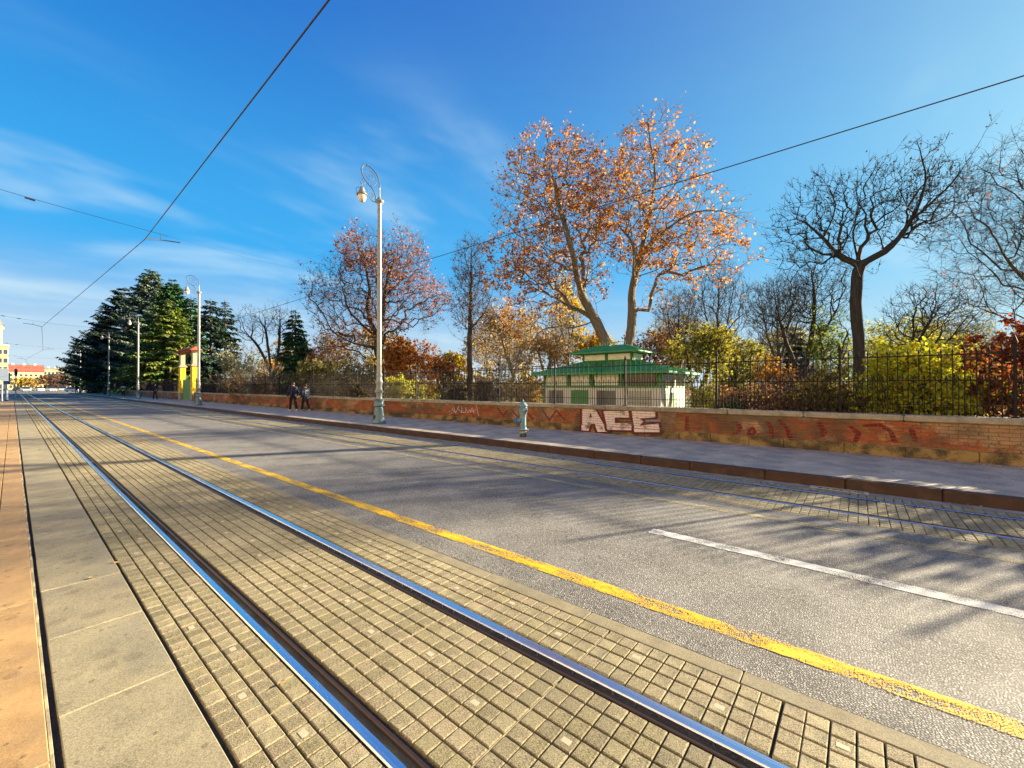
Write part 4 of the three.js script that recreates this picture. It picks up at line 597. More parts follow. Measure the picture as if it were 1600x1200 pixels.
tree('bare_tree', 'dark bare tree with fanned limbs between the conifers and the little spruce', 'tree', { at: spot(428, 42), seed: 23, base: 0.24, tip: 0.010, n: 560, bf: 0.45, step: 0.5, wob: 0.1, bark: 'dark', limbs: [[[0, 0, 0], W3(-0.1, 2.6)], [W3(-0.1, 2.6), W3(-1, 5), W3(-2.6, 7.2), W3(-3.6, 7.6)], [W3(-0.1, 2.6), W3(-0.6, 6), W3(-1, 9.2)], [W3(-0.1, 2.6), W3(0.5, 6), W3(0.6, 9.6)], [W3(-0.1, 2.6), W3(1.2, 5.6), W3(2, 8)]], crown: [ell(-2.2, 8.2, 0, 2.0, 1.9, 2), ell(0.4, 8.8, 0, 2, 2, 2)], twig: 0.55, twigs: 2, side: 0.3 });

// leafy trees and shrubs: [name, label, px, distance, height, half width, trunk height, palette, leaf size, leaves per twig, tips, bark, seed, base radius]
const leafy = [
  ['maple_tree', 'bright orange maple right of the nearest lamp', 645, 33, 5.6, 2.4, 1.2, OR, 0.19, 2.2, 420, 'dark', 31, 0.16],
  ['maple_tree', 'yellow green small tree behind the orange maple', 560, 36, 5.0, 2.2, 1.0, [[0.44, 0.30, 0.06, 3], [0.36, 0.30, 0.06, 3], [0.3, 0.16, 0.04, 2]], 0.17, 1.3, 330, 'dark', 32, 0.14],
  ['beech_tree', 'pale tan leaved tree with bare crown left of the pavilion', 800, 50, 12, 4.0, 3, TAN, 0.22, 1.6, 760, 'pale', 33, 0.24],
  ['beech_tree', 'light beige leaved tree directly left of the pavilion roof', 852, 42, 10.5, 3.4, 2.5, TAN, 0.2, 1.8, 740, 'pale', 34, 0.22],
  ['beech_tree', 'thin beige leaved tree behind the slim upright tree', 762, 56, 11.5, 3.4, 3, TAN, 0.23, 1.4, 600, 'pale', 35, 0.2],
  ['ginkgo_tree', 'golden yellow tall tree left behind the plane trunk', 885, 48, 15.0, 2.4, 4, YEL, 0.26, 1.8, 560, 'brown', 36, 0.25],
  ['ginkgo_tree', 'golden tree low behind the pavilion ridge', 925, 52, 10, 3.0, 3, [...YEL, [0.5, 0.2, 0.04, 3]], 0.26, 1.5, 460, 'brown', 37, 0.2],
  ['yellow_tree', 'small yellow tree far behind the slim upright trunk', 712, 54, 6.6, 2.4, 1.6, YEL, 0.26, 1.8, 330, 'brown', 38, 0.16],
  ['rust_tree', 'rust red leaved tree seen between the plane trunks', 1010, 50, 9, 3.2, 2.6, OR, 0.26, 1.0, 420, 'brown', 39, 0.2],
  ['olive_tree', 'bushy olive yellow tree right of the pavilion', 1085, 27, 6.0, 2.5, 1.0, OLIVE, 0.15, 1.9, 640, 'dark', 40, 0.16],
  ['olive_tree', 'rounded yellow green shrub tree beside the pavilion end', 1160, 30, 5.4, 2.2, 0.8, OLIVE, 0.16, 1.7, 480, 'dark', 41, 0.14],
  ['green_tree', 'green leaved tree left of the dark thick trunk', 1300, 24, 6.6, 1.5, 1.6, [...GRN, [0.3, 0.32, 0.04, 4]], 0.13, 1.9, 430, 'dark', 42, 0.13],
  ['spreading_tree', 'spreading yellow green tree right of the dark thick trunk', 1420, 30, 6.4, 4.0, 2.0, [[0.40, 0.36, 0.04, 4], [0.5, 0.4, 0.03, 3], [0.24, 0.26, 0.04, 3]], 0.16, 1.6, 700, 'dark', 43, 0.2],
  ['spreading_tree', 'grey green hazy tree behind the red maple', 1545, 34, 7.4, 4.0, 2, [[0.28, 0.25, 0.13, 3], [0.36, 0.34, 0.1, 2], [0.22, 0.2, 0.1, 2]], 0.16, 0.9, 620, 'grey', 44, 0.18],
  ['red_maple', 'deep red maple at the right edge behind the fence', 1585, 12.2, 4.0, 1.75, 0.5, RED, 0.10, 2.6, 760, 'dark', 45, 0.11],
  ['red_maple', 'purplish red bush under the tall twiggy tree', 690, 46, 5.4, 1.8, 0.8, RUST, 0.2, 1.5, 250, 'brown', 46, 0.12],
  ['red_bush', 'reddish brown tree right of the little spruce', 485, 44, 7.0, 2.1, 1.0, [[0.24, 0.09, 0.06, 3], [0.3, 0.13, 0.08, 2]], 0.2, 1.3, 380, 'brown', 47, 0.16],
  ['silver_shrub', 'pale silvery green large shrub right of the dark conifers', 377, 54, 8.0, 2.6, 0.6, [[0.36, 0.36, 0.22, 4], [0.26, 0.29, 0.17, 3]], 0.24, 2.0, 420, 'grey', 48, 0.14],
  ['orange_bush', 'rounded golden orange bush left of the forked bare tree', 1212, 21, 3.6, 1.15, 0.4, [[0.60, 0.27, 0.02, 4], [0.52, 0.33, 0.03, 2], [0.45, 0.17, 0.02, 2]], 0.11, 2.3, 380, 'dark', 49, 0.07],
  ['purple_bush', 'dark purple brown spreading bush behind the fence', 1190, 12.6, 2.2, 1.2, 0.3, [...BRN, [0.3, 0.14, 0.08, 3], [0.4, 0.28, 0.05, 2]], 0.08, 1.6, 560, 'dark', 50, 0.06],
  ['purple_bush', 'brown bush between the purple bush and the olive shrub', 1248, 11.8, 2.2, 0.75, 0.3, [...BRN, [0.3, 0.2, 0.05, 4], [0.36, 0.34, 0.04, 3]], 0.075, 1.5, 380, 'dark', 74, 0.05],
  ['olive_shrub', 'dull olive weeping shrub left of the dark thick trunk', 1300, 11.1, 2.6, 0.75, 0.3, [[0.20, 0.16, 0.04, 3], [0.3, 0.22, 0.05, 2], [0.12, 0.12, 0.03, 2]], 0.08, 2.2, 420, 'brown', 51, 0.06],
  ['lime_shrub', 'bright lime yellow shrub right of the dark thick trunk', 1392, 10.2, 3.0, 0.85, 0.4, LIME, 0.075, 2.9, 520, 'dark', 52, 0.07],
  ['lime_shrub', 'bright lime yellow shrub left of the red maple', 1462, 9.7, 3.05, 0.85, 0.4, LIME, 0.075, 2.9, 540, 'dark', 53, 0.07],
  ['lime_shrub', 'low yellow green shrub at the foot of the red maple', 1425, 12.5, 1.9, 0.75, 0.2, [...LIME, [0.07, 0.1, 0.03, 5]], 0.09, 2.2, 340, 'dark', 54, 0.05],
  ['dark_shrub', 'dark reddish shrub between lime shrub and the last fence post', 1545, 9.2, 3.15, 0.85, 0.3, [...RED, [0.1, 0.1, 0.03, 4], [0.34, 0.3, 0.03, 2]], 0.07, 2.8, 520, 'dark', 55, 0.06],
  ['lime_shrub', 'yellow shrub beside the pavilion end wall', 1100, 19.5, 2.3, 0.8, 0.2, [[0.52, 0.42, 0.03, 4], [0.35, 0.34, 0.03, 3]], 0.1, 2.2, 280, 'dark', 56, 0.05],
  ['red_bush', 'low orange red bush right of the yellow shrub', 1145, 18, 1.9, 0.7, 0.2, OR, 0.09, 2.0, 240, 'dark', 57, 0.05],
  ['dark_shrub', 'low dark green hedge plant behind the wall', 1150, 13.4, 1.5, 1.0, 0.1, GRN, 0.08, 2.4, 340, 'dark', 58, 0.05],
  ['lime_shrub', 'yellow green shrub behind the fence right of the nearest lamp', 640, 24, 2.6, 1.35, 0.3, LIME, 0.13, 2.4, 420, 'dark', 59, 0.06],
  ['orange_bush', 'orange yellow shrub behind the fence left of the pavilion', 815, 27, 2.9, 1.5, 0.3, [[0.58, 0.33, 0.03, 4], [0.5, 0.24, 0.03, 3], [0.45, 0.38, 0.05, 2]], 0.14, 2.2, 380, 'dark', 60, 0.06],
  ['dark_shrub', 'dark evergreen shrub behind the scrawled wall', 703, 23, 2.5, 0.9, 0.2, [[0.05, 0.06, 0.03, 3], [0.1, 0.09, 0.04, 2]], 0.1, 2.4, 340, 'dark', 61, 0.06],
  ['dark_shrub', 'brown leafed shrub behind the fence above the hydrant', 765, 24, 2.6, 1.0, 0.2, [[0.2, 0.14, 0.08, 3], [0.3, 0.22, 0.12, 2], [0.08, 0.07, 0.04, 2]], 0.1, 1.6, 330, 'brown', 62, 0.06],
  ['olive_shrub', 'brownish shrub behind the fence left of the nearest lamp', 555, 29, 3.6, 1.8, 0.3, [[0.20, 0.16, 0.05, 3], [0.32, 0.22, 0.06, 3], [0.12, 0.12, 0.04, 2]], 0.14, 1.9, 420, 'brown', 63, 0.07],
  ['olive_shrub', 'greenish brown shrub behind the two walkers', 495, 33, 4.2, 2.0, 0.3, [[0.18, 0.16, 0.06, 3], [0.28, 0.22, 0.07, 2], [0.34, 0.36, 0.05, 1]], 0.15, 1.8, 420, 'brown', 64, 0.07],
  ['golden_bush', 'golden bush behind the fanned bare tree', 418, 48, 5.0, 2.0, 0.5, [[0.60, 0.34, 0.03, 4], [0.5, 0.25, 0.03, 2]], 0.2, 1.9, 300, 'brown', 65, 0.08],
  ['golden_bush', 'dull golden shrub low behind the fence left of the walkers', 400, 36, 2.8, 2.2, 0.2, [[0.48, 0.28, 0.06, 3], [0.36, 0.2, 0.06, 3], [0.2, 0.15, 0.05, 2]], 0.15, 1.6, 360, 'brown', 66, 0.06],
  ['far_tree', 'hazy tan far tree right of the forked bare tree', 1330, 60, 9, 5, 3, [[0.3, 0.27, 0.14, 2], [0.2, 0.2, 0.1, 2]], 0.3, 1.1, 380, 'grey', 67, 0.2],
  ['far_tree', 'hazy far tree low between plane and olive trees', 1180, 70, 10, 6, 3, [[0.34, 0.26, 0.14, 2], [0.26, 0.2, 0.12, 2]], 0.34, 1.0, 380, 'grey', 68, 0.2],
  ['far_tree', 'hazy far tree behind the beige trees', 820, 80, 13, 6, 4, TAN, 0.36, 1.0, 380, 'pale', 69, 0.25],
  ['far_tree', 'hazy far rust tree behind the orange maple', 660, 70, 10, 5, 3, RUST, 0.34, 1.0, 340, 'grey', 70, 0.2],
  ['far_tree', 'hazy far olive tree behind the greenish brown shrub', 520, 66, 10, 5, 3, [[0.26, 0.2, 0.1, 2], [0.34, 0.2, 0.08, 2]], 0.34, 1.0, 340, 'grey', 71, 0.2],
  ['far_tree', 'golden green hazy tree behind the olive tree', 1120, 44, 9.5, 4, 2.5, [[0.5, 0.4, 0.06, 3], [0.36, 0.34, 0.06, 3], [0.5, 0.3, 0.06, 1]], 0.22, 1.3, 620, 'grey', 75, 0.2],
  ['far_tree', 'pale yellow hazy tree behind the orange bush', 1235, 46, 8.5, 4, 2.5, [[0.52, 0.42, 0.12, 3], [0.4, 0.36, 0.12, 3]], 0.22, 1.2, 560, 'grey', 76, 0.2],
  ['far_tree', 'yellow green hazy tree behind the thin leaning tree', 1400, 48, 10.5, 4.5, 3, [[0.46, 0.42, 0.08, 3], [0.32, 0.34, 0.08, 3], [0.55, 0.45, 0.05, 1]], 0.24, 1.3, 660, 'grey', 77, 0.2],
  ['far_tree', 'grey gold hazy tree right of the yellow green hazy one', 1490, 44, 9.5, 4.5, 3, [[0.40, 0.35, 0.15, 3], [0.34, 0.32, 0.12, 3]], 0.22, 1.1, 620, 'grey', 78, 0.2],
  ['far_tree', 'amber hazy tree behind the pavilion end', 1045, 52, 11, 4, 3, [[0.5, 0.3, 0.1, 3], [0.44, 0.34, 0.1, 3]], 0.24, 1.2, 560, 'grey', 79, 0.2],
  ['far_tree', 'tan gold tree behind the broad half bare tree', 600, 58, 10, 5, 2.5, [[0.46, 0.28, 0.1, 3], [0.4, 0.2, 0.07, 2], [0.3, 0.26, 0.08, 2]], 0.26, 1.3, 600, 'grey', 80, 0.2],
  ['far_tree', 'olive brown tree behind the little spruce', 455, 62, 8.5, 4, 2, [[0.24, 0.2, 0.08, 3], [0.34, 0.24, 0.08, 2]], 0.26, 1.4, 460, 'grey', 87, 0.2],
  ['dark_shrub', 'dense brown green shrub just beyond the right frame edge', 1745, 11.5, 3.2, 1.8, 0.3, [...GRN, ...BRN], 0.1, 2.4, 520, 'dark', 72, 0.07],
];
for (const [name, label, px, d, h, w, th, pal, leaf, dens, n, bk, seed, base] of leafy) {
  const r = rng(seed * 7), limbs = [[[0, 0, 0], W3(0, th * 0.6), W3(0.1 * w * (r() - 0.5), th)]]; const k = th < 0.9 ? 6 : 4;
  for (let i = 0; i < k; i++) { const a = i / k * 6.28 + r(), q = 0.45 + 0.25 * r(); limbs.push([W3(0, th), W3(Math.cos(a) * w * q * 0.5, th + (h - th) * 0.35, Math.sin(a) * w * q * 0.5), W3(Math.cos(a) * w * q, th + (h - th) * (0.55 + 0.25 * r()), Math.sin(a) * w * q)]); }
  const cy = th + (h - th) * 0.52, crown = [ell(0, cy, 0, w * 0.8, (h - th) * 0.46, w * 0.8)]; for (let i = 0; i < 5; i++) { const a = r() * 6.28; crown.push(ell(Math.cos(a) * w * 0.5, cy + (r() - 0.4) * (h - th) * 0.5, Math.sin(a) * w * 0.5, w * 0.45, (h - th) * 0.24, w * 0.45, 1.6)); }
  const shrub = th < 0.9; tree(name, label, shrub ? 'shrub' : 'tree', { at: spot(px, d), seed, limbs, crown, n, bf: 0.3, step: Math.max(0.2, h / 24), wob: 0.3, base, tip: Math.max(0.005, d * 0.00026), bark: bk, twig: Math.max(0.2, h * 0.06), twigs: 3, side: 0.4, leaves: pal, leaf, dens: dens * 1.5, clump: 1.2 / w + 0.15, flare: !shrub });
}
// shrubs along the fence to the right of the view: their shade lies over the far track
for (let i = 0; i < 5; i++) {
  const seed = 600 + i, r = rng(seed), h = 3.0 + r() * 0.5, w = 1.5, limbs = [[[0, 0, 0], [0, 0.3, 0]]]; for (let k = 0; k < 6; k++) limbs.push([[0, 0.3, 0], [Math.cos(k) * 0.5, h * 0.4, Math.sin(k) * 0.5], [Math.cos(k) * 0.9, h * 0.75, Math.sin(k) * 0.9]]);
  const T = tree('fence_shrub', ['first', 'second', 'third', 'fourth', 'fifth'][i] + ' dense green shrub along the fence counted right from the red maple', 'shrub', { at: [13.6 + r() * 0.4, 4.7 + i * 2.3], seed, limbs, crown: [{ c: [0, h * 0.52, 0], r: [w, h * 0.46, w], w: 1 }], n: 420, bf: 0.3, step: 0.25, base: 0.06, tip: 0.006, bark: 'dark', twig: 0.3, twigs: 3, side: 0.4, leaves: GRN, leaf: 0.13, dens: 2, flare: false }); T.userData.group = 'shrubs along the fence at the right';
}
// bare brushwood behind the fence
for (const [px, d, h, w, seed, bk, lab] of [[402, 33, 4.2, 2.4, 81, 'pale', 'pale bare brushwood behind the fence right of the yellow gate'], [365, 44, 3.6, 2.4, 82, 'pale', 'bleached bare twigs beside the gate portal'], [520, 38, 6.4, 2.6, 83, 'dark', 'dark bare thicket left of the nearest lamp'], [1262, 14.5, 2.6, 1.2, 84, 'brown', 'bare brown shrub behind a fence post near the dark trunk'], [1240, 18, 3.2, 1.6, 85, 'dark', 'bare dark shrub behind the purple bush'], [785, 34, 5.5, 2.0, 86, 'pale', 'bare pale shrub left of the beige tree']])
  tree('bare_shrub', lab, 'shrub', { at: spot(px, d), seed, base: 0.05, tip: 0.008, n: 340, bf: 0.6, step: 0.3, wob: 0.3, bark: bk, flare: false, limbs: [[[0, 0, 0], W3(0, 0.2)], ...[0, 1, 2, 3, 4, 5, 6].map((i) => [W3(0, 0.2), W3(Math.cos(i * 0.9) * w * 0.4, h * 0.5, Math.sin(i * 0.9) * w * 0.4), W3(Math.cos(i * 0.9) * w * 0.8, h * (0.6 + 0.3 * hash(i, seed, 1)), Math.sin(i * 0.9) * w * 0.8)])], crown: [ell(0, h * 0.6, 0, w, h * 0.42, w)], twig: 0.4, twigs: 3, side: 0.5, leaves: BRN, leaf: 0.08, dens: 0.15 });

// conifers
function conifer(name, label, px, d, top, R, seed, cols, o = {}) {
  const [x, z] = spot(px, d), H = heightAt(top, d) + 0.4, T = thing(name, label, 'conifer', [x, -0.42, z]), r = rng(seed), wood = new Geo(), nd = new Geo(), pal = palette(cols);
  wood.limb([[0, 0, 0], [0.1, H * 0.5, 0], [0, H, 0]], [H * 0.018, H * 0.011, 0.03], 8);
  const low = o.low ?? 0.06, stepY = o.step ?? 0.85; let y = H * low;
  while (y < H * 0.985) {
    const t = y / H, nb = Math.round((o.nb ?? 14) * (0.7 + 0.5 * r())), lay = stepY * (0.5 + 0.8 * r());
    for (let i = 0; i < nb; i++) {
      const a = r() * 6.283, prof = Math.pow(1 - t, o.pow ?? 0.75) * (0.35 + 0.65 * sm(0, 0.16, t)); const L = R * 1.1 * prof * (0.6 + 0.6 * r()) + 0.12, ca = Math.cos(a), sa = Math.sin(a), rise = o.rise ?? 0.12, dr = o.droop ?? 0.28; const y0 = y + r() * lay * 0.55;
      const at = (u) => [ca * L * u, y0 + L * (rise * u - dr * u * u + (o.tipUp ?? 0.12) * Math.pow(u, 4)), sa * L * u]; const m = Math.max(2, Math.round(L / 0.8)), pts = []; for (let q = 0; q <= m; q++) pts.push(at(q / m)); if (L > 0.6) wood.limb(pts, pts.map((_, q) => 0.045 * (1 - q / m) + 0.012), 3);
      const ns = Math.ceil(L / (o.gap ?? 0.26)); for (let q = 1; q <= ns; q++) { const u = 0.15 + 0.85 * q / ns, p = at(u); for (const s of q === ns ? [-1, 0, 1] : [-1, 1, r() < 0.5 ? -1 : 1]) { const wd = Math.min((o.spray ?? 0.72) * Math.min(1, H / 20 + 0.15), L * 0.55 + 0.06) * (0.6 + 0.7 * r()) * (1.15 - 0.45 * u), yaw = a + s * (0.75 + 0.4 * (r() - 0.5)); const dir = norm([Math.cos(yaw), -0.22 + (r() - 0.5) * 0.5 + (o.sprayUp ?? 0), Math.sin(yaw)]), side = norm(cross(dir, norm([(r() - 0.5) * 0.7, 1, (r() - 0.5) * 0.7]))); nd.leaf([p[0] + (r() - 0.5) * 0.15, p[1] + (r() - 0.5) * 0.18, p[2] + (r() - 0.5) * 0.15], dir, side, wd * 1.35, wd * 0.5, pal(r), -0.35); } }
    }
    y += lay;
  }
  part('trunk', wood.get(), BARK.brown, T); part('crown', nd.get(), needleMat, T); return T;
}
const CG = [[0.06, 0.17, 0.04, 4], [0.09, 0.22, 0.04, 3], [0.04, 0.11, 0.04, 3]], CB_ = [[0.022, 0.055, 0.035, 4], [0.035, 0.075, 0.045, 3], [0.05, 0.09, 0.05, 2]], CY = [[0.19, 0.24, 0.025, 4], [0.11, 0.2, 0.025, 3], [0.27, 0.28, 0.04, 2]], CS = [[0.24, 0.30, 0.2, 4], [0.15, 0.22, 0.14, 3], [0.09, 0.15, 0.08, 2]];
conifer('cedar', 'tallest conifer with pale silvery green top', 234, 82, 418, 7.0, 401, CS, { droop: 0.2, rise: 0.25 });
conifer('cedar', 'green conifer second from the tallest, towards the gate', 268, 76, 437, 6.2, 402, CG, { rise: 0.3, droop: 0.25 });
conifer('cedar', 'wide blue black conifer left of the tallest one', 193, 88, 448, 8.4, 403, CB_, { rise: 0.28, droop: 0.22, tipUp: 0.2 });
conifer('cedar', 'yellow green conifer in front of the tall group', 264, 64, 470, 6.0, 404, CY, { rise: 0.1, droop: 0.3 });
conifer('cedar', 'mid green conifer left behind the yellow gate portal', 298, 70, 462, 4.6, 405, CG, {});
conifer('cedar', 'broad dark conifer low on the left of the group', 162, 98, 498, 6.4, 406, CB_, { rise: 0.2, tipUp: 0.2 });
conifer('cedar', 'olive tinged conifer between the dark ones on the left', 168, 90, 500, 4.6, 407, CY, {});
conifer('pine', 'dark flat topped pine at the left end by the junction', 128, 118, 530, 4.6, 408, CB_, { low: 0.15, pow: 0.45, tipUp: 0.25, rise: 0.25 });
conifer('spruce', 'narrow dark spruce right of the yellow gate portal', 328, 57, 466, 3.0, 409, CB_, { droop: 0.35 });
conifer('spruce', 'slim dark spruce left of the silvery shrub', 351, 60, 468, 2.6, 410, [...CB_, [0.05, 0.09, 0.05, 2]], { droop: 0.35 });
conifer('spruce', 'little dark green spruce left of the broad half bare tree', 461, 43, 484, 1.9, 411, CG, { droop: 0.35, step: 0.45 });
conifer('cedar', 'low green conifer filling under the tall group', 228, 70, 520, 5.0, 412, CG, { droop: 0.3 });
conifer('cedar', 'dark low conifer behind the third lamp', 200, 84, 515, 5.5, 413, CB_, { droop: 0.3 });
conifer('spruce', 'small blue spruce left of the green leaved tree', 1243, 40, 510, 1.9, 414, [[0.05, 0.07, 0.06, 1]], { droop: 0.3, step: 0.5 });

// undergrowth deep in the park, one leafy mass
{
  const r = rng(777), g = new Geo(), pals = [TAN, OLIVE, RUST, YEL, [[0.26, 0.2, 0.1, 2], [0.34, 0.2, 0.08, 2]], GRN, [[0.2, 0.13, 0.08, 1], [0.28, 0.2, 0.13, 1]]].map(palette);
  for (let k = 0; k < 150; k++) { const d = 40 + r() * 60, px = 430 + r() * 1250, [x, z] = spot(px, d), h = 1.6 + r() * 3.6, w = 1.4 + r() * 2.2, pal = pals[Math.floor(r() * pals.length)], n = 340; if (x < 16) continue;
    for (let q = 0; q < n; q++) { const e = rdir(r), t = Math.pow(r(), 0.4), s = 0.2 + r() * 0.2, ld = norm([rdir(r)[0], r() - 0.7, rdir(r)[2]]); g.leaf([x + e[0] * t * w, -0.4 + h * 0.5 + e[1] * t * h * 0.52, z + e[2] * t * w], ld, norm(cross(ld, rdir(r))), s, s * 0.85, pal(r), 0.3); } }
  const m = part('undergrowth', g.get(), leafMat, scene); m.userData = { kind: 'stuff', label: 'mixed autumn undergrowth deep in the park', category: 'undergrowth' };
}
// ---------------------------------------------------------------- people
function meshField(f, lo, hi, c) {                                        // surface nets over a signed distance
  const n = [0, 1, 2].map((k) => Math.ceil((hi[k] - lo[k]) / c) + 1), [nx, ny, nz] = n, val = new Float32Array(nx * ny * nz), id = (i, j, k) => i + nx * (j + ny * k);
  for (let k = 0; k < nz; k++) for (let j = 0; j < ny; j++) for (let i = 0; i < nx; i++) val[id(i, j, k)] = f(lo[0] + i * c, lo[1] + j * c, lo[2] + k * c);
  const vert = new Int32Array(nx * ny * nz).fill(-1), P = [], idx = [];
  for (let k = 0; k < nz - 1; k++) for (let j = 0; j < ny - 1; j++) for (let i = 0; i < nx - 1; i++) {
    let m = 0, sx = 0, sy = 0, sz = 0, e = 0; const v = []; for (let q = 0; q < 8; q++) { const d = val[id(i + (q & 1), j + ((q >> 1) & 1), k + (q >> 2))]; v.push(d); if (d < 0) m |= 1 << q; } if (m === 0 || m === 255) continue;
    for (let a = 0; a < 8; a++) for (const b of [1, 2, 4]) { const w = a | b; if (a & b || (v[a] < 0) === (v[w] < 0)) continue; const t = v[a] / (v[a] - v[w]); sx += (a & 1) + (b === 1 ? t : 0); sy += ((a >> 1) & 1) + (b === 2 ? t : 0); sz += (a >> 2) + (b === 4 ? t : 0); e++; }
    vert[id(i, j, k)] = P.length / 3; P.push(lo[0] + (i + sx / e) * c, lo[1] + (j + sy / e) * c, lo[2] + (k + sz / e) * c);
  }
  for (let k = 1; k < nz - 1; k++) for (let j = 1; j < ny - 1; j++) for (let i = 1; i < nx - 1; i++) { const d = val[id(i, j, k)];
    for (const [a, q] of [[[1, 0, 0], [[0, 0, 0], [0, -1, 0], [0, -1, -1], [0, 0, -1]]], [[0, 1, 0], [[0, 0, 0], [0, 0, -1], [-1, 0, -1], [-1, 0, 0]]], [[0, 0, 1], [[0, 0, 0], [-1, 0, 0], [-1, -1, 0], [0, -1, 0]]]]) { const e = val[id(i + a[0], j + a[1], k + a[2])]; if ((d < 0) === (e < 0)) continue; let w = q.map((o) => vert[id(i + o[0], j + o[1], k + o[2])]); if (w.some((x) => x < 0)) continue; if (d >= 0) w = w.reverse(); idx.push(w[0], w[1], w[2], w[0], w[2], w[3]); } }
  const g = new THREE.BufferGeometry(); g.setAttribute('position', new THREE.Float32BufferAttribute(P, 3)); g.setIndex(idx); g.computeVertexNormals(); return g;
}
const cap = (x, y, z, a, b, ra, rb) => { const dx = b[0] - a[0], dy = b[1] - a[1], dz = b[2] - a[2], t = Math.max(0, Math.min(1, ((x - a[0]) * dx + (y - a[1]) * dy + (z - a[2]) * dz) / (dx * dx + dy * dy + dz * dz))); return Math.hypot(x - a[0] - dx * t, y - a[1] - dy * t, z - a[2] - dz * t) - lerp(ra, rb, t); };
const smin = (a, b, k) => { const h = Math.max(k - Math.abs(a - b), 0) / k; return Math.min(a, b) - h * h * k * 0.25; };
const eld = (x, y, z, c, r) => { const q = Math.hypot((x - c[0]) / r[0], (y - c[1]) / r[1], (z - c[2]) / r[2]); return (q - 1) * Math.min(...r); };
